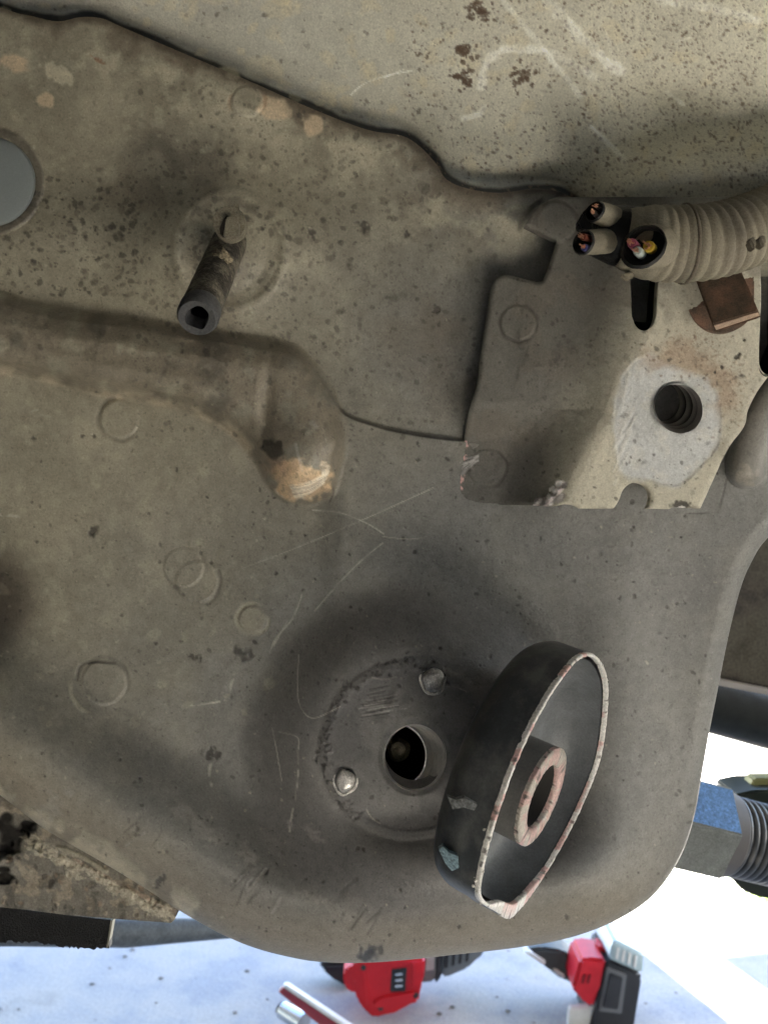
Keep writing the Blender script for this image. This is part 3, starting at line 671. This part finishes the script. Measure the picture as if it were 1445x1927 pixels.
obj('dark_opening', rings_bm(sweep(tw2, [38*K*.274, 47*K*.274, 56*K*.275, 58*K*.275], 24, .04), True, True), M_loomblk, LM)  # black tube added for the dark sleeve opening between the jackets
# tape seam rings
for u, k_ in ((1283, 1.035), ):
    i = min(range(len(cp)), key=lambda i: abs(cp[i][0]-u))
    bm = rings_bm(sweep(path[i:i+4], [rad[i]*k_*.99, rad[i]*k_*1.02, rad[i]*k_*1.02, rad[i]*k_*.99], 40))
    obj('wrap_seam', bm, mat('loom_seam', (.12, .10, .075), .85), hl)
def jacket(name, pts, r0, r1, mouth_n, asp, wires, lbl):
    """insulated cable: tube along pts (front end first), black mouth and cut cores"""
    ps = [P(*p) for p in pts]; cps = [Vector(x) for x in cr([tuple(p) for p in ps], 5)]
    m = len(cps); rs = [r0+(r1-r0)*i/(m-1) for i in range(m)]
    rgs = sweep(cps, rs, 28, .02)
    c = cps[0]; nrm = Vector(mouth_n).normalized()
    # shear the first ring into the oblique cut plane
    ax = (cps[1]-cps[0]).normalized()
    def shear(ring, k=1):
        out = []
        for p in ring:
            t = (p-c).dot(nrm)/ax.dot(nrm); out.append(p-ax*t*k)
        return out
    rgs[0] = shear(rgs[0]); rgs[1] = shear([p+ax*.0 for p in rgs[1]], .5) if m > 2 else rgs[1]
    j = obj(name, rings_bm(rgs), M_loom, LM)
    r_in = [c+(p-c)*.88 for p in rgs[0]]; r_o = rgs[0]
    obj('black_mouth', rings_bm([r_o, [p+nrm*.0006-Vector((0, 0, 0)) for p in r_in], [c+(p-c)*.82+ax*.003 for p in r_in], [c+(p-c)*.3+ax*.0034 for p in r_in]], False, True), M_loomblk, j)
    for u, v, Y, r, colr in wires:
        e = P(u, v, Y); dirw = (nrm*1.0-ax*.6).normalized()
        cw = obj('wire', rings_bm(sweep([e-dirw*.006, e-dirw*.001, e], [r, r, r*.9], 14), False, True), plain('wire_insulation', colr, .4), j)
        bm = bmesh.new()
        d1, a1, b1 = frame_of(dirw)
        for k in range(13):
            t = random.uniform(0, 6.3); q0 = r*.62*math.sqrt(random.random()); L_ = random.uniform(.0002, .0016)
            p0 = e+(a1*math.cos(t)+b1*math.sin(t))*q0-dirw*.0005; p1 = p0+dirw*(L_+.0005)+(a1*random.uniform(-1, 1)+b1*random.uniform(-1, 1))*L_*.35
            rg_ = sweep([p0, p1], [r*.17, r*.15], 6); vs_ = [[bm.verts.new(x) for x in q] for q in rg_]
            for z in range(6): bm.faces.new((vs_[0][z], vs_[0][(z+1) % 6], vs_[1][(z+1) % 6], vs_[1][z]))
            bm.faces.new(vs_[1])
        obj('copper_core', bm, M_copper, cw)
    return j
jacket('cable_jacket', [(1211, 464, .2600), (1235, 463, .266), (1262, 462, .273), (1300, 462, .28)], 40*K*.262, 46*K*.27, (-.35, -1, .12), 1, [(1188, 456, .2588, .0013, (.45, .12, .18)), (1199, 471, .2583, .0013, (.55, .62, .58)), (1220, 462, .2590, .00155, (.62, .42, .06))], None)
jacket('cable_jacket', [(1098, 456, .2610), (1118, 455, .265), (1140, 453, .271), (1172, 450, .28)], 23*K*.262, 24*K*.27, (-.8, -1, .0), 1, [(1096, 445, .2600, .0010, (.22, .07, .05)), (1098, 465, .2598, .0010, (.10, .10, .28))], None)
jacket('cable_jacket', [(1120, 398, .2650), (1138, 404, .268), (1160, 414, .274), (1185, 428, .282)], 20*K*.266, 25*K*.272, (-.85, -1, .25), 1, [(1124, 387, .2641, .0008, (.05, .04, .04)), (1117, 400, .2637, .0008, (.05, .04, .04))], None)
obj('torn_flap', ngon_prism([(1095, 400), (1110, 385), (1118, 420), (1108, 436), (1092, 432), (1086, 418)], .268, .004, .0005), M_loomblk, LM)
obj('sleeve_tail', ngon_prism([(1168, 516), (1190, 508), (1195, 520), (1178, 528)], .270, .002, .0004), M_loom, LM)
obj('loom_clip', ngon_prism([(1410, 450), (1420, 440), (1426, 462), (1418, 470)], .2575, .004, .0005), M_loom, hl)
obj('loom_clip', ngon_prism([(1428, 446), (1440, 438), (1444, 458), (1434, 466)], .2575, .004, .0005), M_loom, hl)

# ------------------------------------------------------------------ body floor above the seam
BODY = thing('car_body', 'pale dusty speckled floor sheet of the car body above the dark seam', 'car body', (0, .34, H+.2))
S = Field(-160, 1640, -240, 520, 2.5); sU, sV = S.U, S.V
tv = np.interp(sU, top[:, 0], top[:, 1])
xs_ = np.arange(-800, 2300, 10.); ys_ = np.interp(xs_, top[:, 0], top[:, 1]); kk = np.exp(-(np.arange(-40, 41)/22.)**2); kk /= kk.sum()
tvs = np.interp(sU, xs_, np.convolve(np.pad(ys_, 40, 'edge'), kk, 'valid'))
sh = .12*(V0-tvs)-62+.46*(tvs-sV)-.0002*np.clip(tvs-sV, 0, 900)**2
sh += 8*(fbm(sU, sV, 300, 201, 3)-.5)*2
dd = tv-sV
sh -= 26*(1-ss(dd, -10, 26)); sh += 20*ss(dd, 20, 90)
# bulge and hollow on the right, ledge behind the loom
sh += 150*ss(sU+.5*sV, 1200, 1420)*ss(sV-.14*(1445-sU), 200, 325)
sh -= 30*gauss(sU, sV, 1260, 215, 120, 50, .2)
sh += 14*gauss(sU, sV, 930, 300, 120, 34, .3)
sh += .4*(fbm(sU, sV, 12, 205, 2)-.5)*2
S.h[:] = sh
SH = np.array((.385, .38, .325)); SH2 = np.array((.48, .465, .38))
mm = ss(sU+200*(fbm(sU, sV, 200, 207, 3)-.5), 500, 1000)[..., None]
S.col[:] = (SH*(1-mm)+SH2*mm)*(.86+.28*fbm(sU, sV, 110, 209, 5)[..., None])
S.mix(.4*ss(fbm(sU, sV, 45, 211, 4), .58, .72), (.52, .47, .33))
S.mix(.6*(1-ss(dd, 0, 46))*ss(fbm(sU, sV, 50, 213, 3)+.15, .4, .7), (.20, .185, .15))
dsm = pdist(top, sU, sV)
S.mix(.96*(1-ss(dsm+7*(fbm(sU, sV, 60, 215, 4)-.5)*2, 5, 13)), (.012, .010, .009))  # seam gap with sealer, its shadow painted as a ragged black line
F = S
specks(2600, lambda: (rnd(760, 1500), rnd(-40, 380)), 1.0, 3.6, (.12, .09, .06), .85, -.8)
specks(1500, lambda: (rnd(1050, 1500), rnd(-40, 330)), 1.0, 3.0, (.15, .11, .075), .8, -.8)
specks(300, lambda: (rnd(-50, 800), rnd(-60, 230)), 1.2, 5, (.10, .08, .06), .7)
specks(80, lambda: (rnd(0, 1000), rnd(-40, 250)), 8, 26, (.52, .47, .33), .5)
for u, v in ((870, 148), (875, 95), (900, 20), (985, 145)):
    for i in range(40): S.spot(random.gauss(u, 13), random.gauss(v, 9), random.uniform(1.5, 5), (.09, .06, .04), .8, 1.4, random.uniform(0, 3))
CH = (.85, .86, .80)
for pts, wd, a in [([(660, 178), (680, 160), (715, 145), (774, 132)], 1.6, .9), ([(945, 0), (985, 45), (1025, 95), (1060, 140), (1090, 180)], 8, .55), ([(1030, 0), (1075, 50), (1120, 95), (1165, 132)], 16, .6), ([(905, 165), (920, 110), (960, 92), (1010, 95), (1060, 110), (1125, 148)], 12, .55), ([(1240, 0), (1300, 8), (1370, 22), (1425, 38)], 13, .65), ([(1255, 170), (1268, 182), (1285, 196)], 6, .75),
        ([(1112, 240), (1140, 265), (1170, 295), (1175, 312)], 7, .5), ([(1110, 235), (1150, 272)], 3, .6), ([(870, 222), (900, 215), (912, 200)], 7, .6), ([(1270, 78), (1300, 70)], 2, .7), ([(722, 145), (760, 130)], 1.4, .8), ([(1140, 60), (1150, 100)], 4, .4)]:
    S.line(pts, wd, CH, a, .5, .5)
F = F_
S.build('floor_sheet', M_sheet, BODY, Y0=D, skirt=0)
# unseen body overhead: slabs, walls and bar added to block and shape light
def slab(name, pts, z0, z1, m, par):
    bm = bmesh.new(); a = [bm.verts.new((x, y, z0)) for x, y in pts]; b = [bm.verts.new((x, y, z1)) for x, y in pts]; n = len(a)
    bm.faces.new(a); bm.faces.new(b[::-1])
    for i in range(n): bm.faces.new((a[i], b[i], b[(i+1) % n], a[(i+1) % n]))
    return obj(name, bm, m, par, False)
M_under = mat('light_block_paint', (.12, .12, .115), .6)

def slab_holes(name, x0, x1, y0, y1, holes, z0, z1, m, par):
    xs = sorted({x0, x1, *[h[0] for h in holes], *[h[1] for h in holes]}); ys = sorted({y0, y1, *[h[2] for h in holes], *[h[3] for h in holes]})
    bm = bmesh.new(); solid = lambda i, j: 0 <= i < len(xs)-1 and 0 <= j < len(ys)-1 and not any(h[0] <= (xs[i]+xs[i+1])/2 <= h[1] and h[2] <= (ys[j]+ys[j+1])/2 <= h[3] for h in holes)
    V_ = {}
    def vt(i, j, z):
        k = (i, j, z)
        if k not in V_: V_[k] = bm.verts.new((xs[i], ys[j], z))
        return V_[k]
    for i in range(len(xs)-1):
        for j in range(len(ys)-1):
            if not solid(i, j): continue
            for z in (z0, z1): bm.faces.new([vt(i, j, z), vt(i+1, j, z), vt(i+1, j+1, z), vt(i, j+1, z)])
            for di, dj, a, b in ((-1, 0, (i, j), (i, j+1)), (1, 0, (i+1, j), (i+1, j+1)), (0, -1, (i, j), (i+1, j)), (0, 1, (i, j+1), (i+1, j+1))):
                if not solid(i+di, j+dj): bm.faces.new([vt(*a, z0), vt(*b, z0), vt(*b, z1), vt(*a, z1)])
    return obj(name, bm, m, par, False)
slab('unseen_body_slab', [(.925, 1.21), (1.14, .4601), (-2.2, .4601), (-2.2, 1.34)], .85, .90, M_under, BODY)
slab_holes('sun_opening_slab', -2.2, 2.6, -2.4, .46, [(1.18, 1.62, -.84, -.39), (.73, .96, -.60, -.36)], .85, .90, M_under, BODY)  # unseen; openings cut so sun patches on the ground bounce light up
slab('light_block_wall', [(-2.2, .345), (-.166, .345), (-.166, .40), (-2.2, .40)], .03, .849, M_under, BODY)  # unseen walls added to keep stray light off the panel front
slab('light_block_wall', [(.166, .345), (2.6, .345), (2.6, .40), (.166, .40)], .03, .849, M_under, BODY)
slab('light_block_wall', [(-.145, .36), (.145, .36), (.145, .40), (-.145, .40)], .70, .849, M_under, BODY)
slab('side_light_block', [(-2.2, -2.4), (-1.5, -2.4), (-1.5, .95), (-2.2, .95)], .12, .849, M_under, BODY)  # unseen skirts added on three sides to keep low light out
slab('right_light_block', [(2.2, -1.89), (2.6, -1.89), (2.6, -.12), (2.2, -.06)], .12, .849, M_under, BODY)
slab('front_light_block', [(-1.49, -2.4), (2.6, -2.4), (2.6, -1.9), (-1.49, -1.9)], .12, .849, M_under, BODY)
slab('shadow_bar', [(1.125, .85), (1.205, .87), (1.45, .04), (1.37, .02)], .84, .88, M_under, BODY)  # unseen bar added to cast the shadow band on the ground

# ------------------------------------------------------------------ lower left: rusty sill, black flap
SL = Field(-130, 350, 1400, 1760, 2); lU, lV = SL.U, SL.V
so = list(cr([(-300, 1380), (-100, 1420), (0, 1480), (130, 1570), (250, 1640), (330, 1700), (331, 1726), (322, 1738)], 3))+list(cr([(300, 1736), (215, 1730), (120, 1722), (0, 1708), (-300, 1690)], 3))
SL.cut(so)
SL.h[:] = -70+.05*(1600-lV)+8*(fbm(lU, lV, 60, 301, 4)-.5)*2+1.4*(fbm(lU, lV, 14, 302, 3)-.5)*2
SL.col[:] = np.array((.15, .14, .118))*(.82+.36*fbm(lU, lV, 40, 303, 4)[..., None])
SL.mix(.6*ss(fbm(lU, lV, 22, 305, 3), .58, .7), (.28, .24, .18)); SL.mix(.5*ss(fbm(lU, lV, 30, 307, 3), .56, .7), DARK)
for u, v, r in ((22, 1568, 34), (50, 1556, 14), (10, 1602, 18), (8, 1650, 17), (72, 1597, 8)): SL.spot(u, v, r, DARK*.25, .97, 1.2, .2, dh=-9, rough=1)
SL.line([(0, 1625), (40, 1600), (85, 1590), (140, 1608), (200, 1640)], 7, PALE*.8, .7, 5, .5)
SL.line([(140, 1618), (175, 1640), (230, 1668), (325, 1715)], 6, (.30, .22, .165), .7, 3, .7)
for i_ in range(26):
    t_ = random.random(); SL.spot(60+270*t_, 1585+132*t_+random.gauss(6, 7), random.uniform(4, 11), (.36, .33, .26), .7, 2, .45, dh=2, rough=1.2)
for i in range(60): SL.spot(random.uniform(0, 320), random.uniform(1610, 1725), random.uniform(1.5, 6), random.choice([DARK, (.3, .26, .2), (.19, .14, .10)]), .6, 1.5, random.uniform(0, 3), dh=random.uniform(-2, 2))
sill = SL.build('sill_flange', M_sill, None, Y0=D, skirt=.004)
tag(sill, 'rough brown sill flange with ragged holes at lower left, below the frame edge', 'sill')
fl = [(-200, 1700), (0, 1707), (120, 1722), (208, 1732), (205, 1786)]+[(u, 1786+random.uniform(-3.5, 3.5)-9*ss(150-u, 0, 90)-.02*(200-u)) for u in range(195, -210, -4)]
flap = tag(obj('rubber_flap', ngon_prism(fl, .345, .004), mat('black_rubber', (.012, .012, .013), .6, grain=.3, bump=.8, bd=.001), None, False), 'black ragged rubber flap under the rusty sill flange at lower left', 'rubber flap')
obj('torn_edge', ngon_prism([(208, 1733), (212, 1733), (209, 1752), (203, 1783), (200, 1787), (201, 1780)], .3445, .004), plain('flap_edge', (.20, .19, .155), .8), flap)
pipe_p = [P(-200, 1752, .57), P(40, 1753, .60), P(240, 1756, .64), P(440, 1747, .68)]
pp = tag(obj('side_pipe', rings_bm(sweep(pipe_p, [.0085, .0088, .0092, .0065], 24), True, True), mat('pipe_paint', (.075, .085, .095), .5, grain=.3, gs=900, mott=.3, ms=140), None), 'grey blue pipe end between the black flap and the rolled panel edge', 'pipe')

# ------------------------------------------------------------------ right: crossmember, tube, adjuster
cm = thing('rear_crossmember', 'dirty brown crossmember behind the right edge of the frame', 'crossmember', P(1430, 1200, .52))
obj('beam_face', ngon_prism([(1330, 1000), (1600, 960), (1600, 1325), (1330, 1272)], .52, .05, .001), mat('beam_paint', (.16, .14, .11), .7, grain=.25, gs=700, mott=.5, ms=35, col2=(.06, .05, .045)), cm)
obj('flange_lip', ngon_prism([(1330, 1275), (1600, 1328), (1600, 1340), (1330, 1286)], .512, .03, .0005), plain('lip_paint', (.5, .45, .42), .5), cm)
tp = [P(1300, 1318, .60), P(1400, 1346, .60), P(1600, 1402, .60)]
tag(obj('axle_tube', rings_bm(sweep(tp, [.0165, .0165, .0165], 28), True, True), mat('tube_dark', (.03, .032, .032), .6), None), 'dark green black tube below the pale lip of the crossmember', 'tube')
ad = thing('hex_adjuster', 'hexagonal adjuster with blue painted flat and black thread, right of the frame', 'adjuster', P(1340, 1570, .47))
axd = (P(1420, 1600, .475)-P(1260, 1560, .465)).normalized(); ac = P(1306, 1556, .468); d1, a1, b1 = frame_of(axd)
up_ = (Vector((0, -.55, .83))); up_ = (up_-axd*up_.dot(axd)).normalized(); fr_ = axd.cross(up_)
rhx = .0238
def hexr(off, sc_=1, rot=0): return [ac+axd*off+(up_*math.cos(math.radians(60*i+rot))+fr_*math.sin(math.radians(60*i+rot)))*rhx*sc_ for i in range(6)]
M_hex = mat('hex_grey', (.27, .275, .255), .4, metal=.2, grain=.25, gs=1400, mott=.2, bump=.4)
hb = rings_bm([hexr(-.03, rot=-18), hexr(.0105, rot=-18)], True, True); bmesh.ops.bevel(hb, geom=list(hb.edges), offset=.0008, segments=2, affect='EDGES')
hx = obj('hex_body', hb, M_hex, ad)
# blue flats: the two faces that look up and forward
hr0, hr1 = hexr(-.030, 1.006, -18), hexr(.0095, 1.006, -18)
fc = sorted(range(6), key=lambda i: -((hr0[i]+hr0[(i+1) % 6])/2-ac).normalized().dot(Vector((-.1, -.72, .69))))[0]
bm = bmesh.new(); ii = (fc, (fc+1) % 6)
f = [bm.verts.new(p) for p in (hr0[ii[0]].lerp(hr0[ii[1]], .04), hr1[ii[0]].lerp(hr1[ii[1]], .04), hr1[ii[0]].lerp(hr1[ii[1]], .96), hr0[ii[0]].lerp(hr0[ii[1]], .96))]
b = [bm.verts.new(ac+axd*(p.co-ac).dot(axd)+((p.co-ac)-axd*(p.co-ac).dot(axd))*.97) for p in f]
bm.faces.new(f); bm.faces.new(b[::-1])
for i in range(4): bm.faces.new((f[i], b[i], b[(i+1) % 4], f[(i+1) % 4]))
obj('blue_flat', bm, mat('blue_paint', (.13, .27, .54), .35, grain=.4, gs=1300, mott=.35, ms=500, bump=.4), ad)
def cring(off, r, n=56): return [ac+axd*off+(up_*math.cos(2*math.pi*i/n)+fr_*math.sin(2*math.pi*i/n))*r for i in range(n)]
obj('collar', rings_bm([cring(.010, .0205), cring(.0165, .0200), cring(.018, .0185)], True, True), plain('collar_grey', (.17, .155, .15), .5), ad)
colored_rings('thread', [cring(.017+.0009*i, .0190 if i % 4 in (1, 2) else .0177) for i in range(48)], lambda i, co: (.15, .15, .155) if (i//56) % 4 in (1, 2) else (.012, .012, .014), M_threadc, ad)  # dark grooves stand in for shade, lighter crests for highlights
jb = thing('stand_plate', 'black green steel plate behind the ribbed thread at the right edge', 'stand', P(1430, 1590, .50))
obj('upper_plate', ngon_prism([(1383, 1496), (1420, 1488), (1600, 1488), (1600, 1600), (1395, 1560)], .505, .03, .001), plain('plate_green', (.035, .042, .03), .5), jb)
obj('lower_plate', ngon_prism([(1376, 1650), (1392, 1640), (1600, 1640), (1600, 1715), (1430, 1690), (1398, 1678)], .50, .03, .001), plain('plate_green', (.035, .042, .035), .5), jb)
obj('yellow_tag', ngon_prism([(1415, 1472), (1420, 1466), (1600, 1466), (1600, 1492), (1413, 1492)], .515, .012, .001), plain('tag_yellow', (.33, .31, .13), .6), jb)

# ------------------------------------------------------------------ ground
bm = bmesh.new(); n = 40
bmesh.ops.create_grid(bm, x_segments=n, y_segments=n, size=60)
gm = mat('concrete_slab', (.49, .465, .43), .8, grain=.14, gs=380, mott=.30, ms=9, bump=.35, bd=.002, bscale=200, col2=(.28, .285, .30), speck=.12)
tag(obj('ground', bm, gm, None), kind='structure')
bm = bmesh.new()
for i in range(260):
    o = bmesh.ops.create_icosphere(bm, subdivisions=1, radius=random.choice([.0012, .0018, .003])); c_ = Vector((random.uniform(-.7, .8), random.uniform(.9, 1.8), 0))
    for v in o['verts']: v.co = c_+Vector((v.co.x*random.uniform(.7, 1.5), v.co.y*random.uniform(.7, 1.4), abs(v.co.z)*.8))
tag(obj('grit', bm, plain('grit_stone', (.22, .21, .2), .8), None, False), kind='stuff')
# pebbly grass patch far right
bm = bmesh.new()
for i in range(260):
    gx, gy = random.gauss(.515, .016), random.gauss(1.325, .03); hh = random.uniform(.003, .012); a = random.uniform(0, 6.3)
    v1 = bm.verts.new((gx, gy, .002)); v2 = bm.verts.new((gx+.004*math.cos(a), gy+.004*math.sin(a), .002)); v3 = bm.verts.new((gx+random.uniform(-.012, .012), gy+random.uniform(-.012, .012), hh)); bm.faces.new((v1, v2, v3))
tag(obj('grass_tuft', bm, plain('grass_green', (.10, .16, .03), .7), None, False), kind='stuff')

# ------------------------------------------------------------------ tools on the ground
RED = plain('red_plastic', (.62, .018, .03), .4); BLK = plain('black_plastic', (.035, .036, .04), .45); GRY = plain('grey_plastic', (.16, .165, .17), .4)
CHROME = plain('chrome', (.6, .62, .62), .2, .9); TEAL = plain('pale_blue_plastic', (.42, .52, .55), .4); WHT = plain('white_label', (.75, .75, .73), .5)
T1 = thing('power_tool', 'grey and black power tool with red battery, lying under the frame', 'power tool', G(720, 1905))
Y1 = 1.0
b1_ = obj('battery_pack', ngon_prism([(664, 1812), (672, 1806), (800, 1806), (798, 1835), (790, 1868), (788, 1888), (740, 1902), (706, 1919), (690, 1908), (672, 1884), (662, 1850)], Y1, .07, .003), RED, T1)
obj('battery_latch', ngon_prism([(646, 1832), (652, 1822), (668, 1820), (672, 1870), (655, 1868), (646, 1850)], Y1+.004, .05, .002), RED, b1_)
obj('battery_rib', ngon_prism([(680, 1812), (686, 1812), (692, 1896), (684, 1893)], Y1-.003, .005, .001), RED, b1_)
obj('battery_rib', ngon_prism([(702, 1890), (716, 1880), (780, 1868), (786, 1884), (742, 1896), (708, 1910)], Y1-.004, .006, .001), RED, b1_)
obj('battery_rib', ngon_prism([(776, 1812), (786, 1812), (782, 1862), (774, 1862)], Y1-.003, .005, .001), RED, b1_)
ts = obj('terminal_slot', ngon_prism([(737, 1826), (766, 1822), (763, 1868), (734, 1868)], Y1-.0015, .004, .0008), BLK, b1_)
for v in (1833, 1844, 1855):
    obj('contact', ngon_prism([(744, v), (758, v-1), (757, v+4), (743, v+5)], Y1-.0035, .003, .0005), CHROME, ts)
obj('motor_housing', ngon_prism([(798, 1790), (826, 1790), (826, 1842), (818, 1850), (790, 1853)], Y1+.015, .08, .004), GRY, T1)
obj('housing_band', ngon_prism([(826, 1790), (832, 1790), (830, 1840), (822, 1850), (818, 1850)], Y1+.013, .08, .001), BLK, T1)
obj('tool_body', ngon_prism([(830, 1788), (930, 1772), (905, 1800), (880, 1825), (840, 1842), (830, 1842)], Y1+.03, .08, .004), plain('tool_grey', (.20, .22, .24), .5), T1)
obj('tool_grip', ngon_prism([(596, 1815), (665, 1812), (668, 1865), (650, 1860), (630, 1845), (612, 1830)], Y1+.07, .03, .004), BLK, T1)
for u, v in ((684, 1822), (782, 1874), (716, 1898)): obj('screw', cyl(P(u, v, Y1-.0042), P(u, v, Y1+.004), .0028, n=14), BLK, b1_)
for k_ in range(4): obj('cooling_slot', ngon_prism([(838+13*k_, 1797-2*k_), (844+13*k_, 1796-2*k_), (842+13*k_, 1822-4*k_), (836+13*k_, 1823-4*k_)], Y1+.0285, .003), BLK, T1)
obj('rating_label', ngon_prism([(802, 1800), (818, 1800), (816, 1826), (801, 1828)], Y1+.0138, .003, .0003), plain('label_grey', (.45, .45, .44), .5), T1)
T2 = thing('battery_charger', 'black box with red clip and pale blue top on the ground', 'charger', G(1165, 1925))
Y2 = .985
obj('charger_body', ngon_prism([(1142, 1806), (1154, 1808), (1206, 1832), (1208, 1846), (1192, 1945), (1108, 1945), (1122, 1890)], Y2, .07, .003), BLK, T2)
obj('recess_frame', ngon_prism([(1142, 1822), (1180, 1836), (1170, 1910), (1128, 1905)], Y2-.003, .004, .001), GRY, T2)
obj('recess_plate', ngon_prism([(1148, 1832), (1172, 1842), (1163, 1902), (1134, 1898)], Y2-.005, .004, .001), BLK, T2)
obj('pale_top', ngon_prism([(1152, 1778), (1158, 1770), (1212, 1797), (1210, 1834), (1146, 1806)], Y2-.002, .06, .002), TEAL, T2)
for i in range(4): obj('top_rib', ngon_prism([(1162+11*i, 1784+5*i), (1167+11*i, 1786+5*i), (1163+11*i, 1808+5*i), (1158+11*i, 1806+5*i)], Y2-.004, .004, .0006), WHT, T2)
rc = obj('red_clip', ngon_prism([(1092, 1808), (1106, 1804), (1142, 1808), (1130, 1855), (1116, 1900), (1096, 1884), (1076, 1862)], Y2-.001, .05, .003), RED, T2)
for u in (1098, 1108): obj('vent_slot', ngon_prism([(u, 1836), (u+4, 1836), (u, 1852), (u-4, 1851)], Y2-.0022, .003), plain('slot_red', (.2, .01, .015), .6), rc)
obj('red_tab', ngon_prism([(1126, 1782), (1132, 1782), (1145, 1792), (1142, 1797), (1128, 1788)], Y2+.02, .02, .0006), RED, T2)
obj('charger_arm', ngon_prism([(985, 1790), (1020, 1784), (1058, 1790), (1085, 1808), (1080, 1850), (1066, 1852), (1056, 1836), (1020, 1815)], Y2+.04, .04, .003), plain('arm_grey', (.055, .06, .06), .5), T2)
for q_ in ([(986, 1793), (994, 1791), (1028, 1812), (1024, 1819)], [(1040, 1828), (1048, 1826), (1064, 1838), (1060, 1844)]):
    obj('white_strip', ngon_prism(q_, Y2+.035, .02, .001), WHT, T2)
T3 = thing('spirit_level', 'dark red bar with a bright white edge lying on the ground at the bottom', 'level', G(560, 1915))
Y3 = .965
obj('red_bar', ngon_prism([(523, 1868), (534, 1859), (666, 1948), (640, 1962)], Y3, .006, .001), plain('crimson', (.33, .05, .07), .45), T3)
obj('white_edge', ngon_prism([(532, 1859), (539, 1855), (674, 1944), (667, 1949)], Y3-.002, .009, .0008), WHT, T3)
sk = thing('socket', 'small chrome socket beside the dark red bar', 'socket', G(545, 1920))
obj('socket_body', cyl(P(532, 1902, .992), P(572, 1926, .972), .0085, .0095, 16), CHROME, sk)
obj('drive_end', cyl(P(525, 1897, .994), P(534, 1903, .991), .0058, .0062, 12), BLK, sk)
tag(obj('paper_scrap', ngon_prism([(1072, 1900), (1130, 1896), (1142, 1908), (1140, 1945), (1068, 1945)], .99, .01, .001), WHT, None), 'white box corner at the bottom edge left of the black charger', 'box')
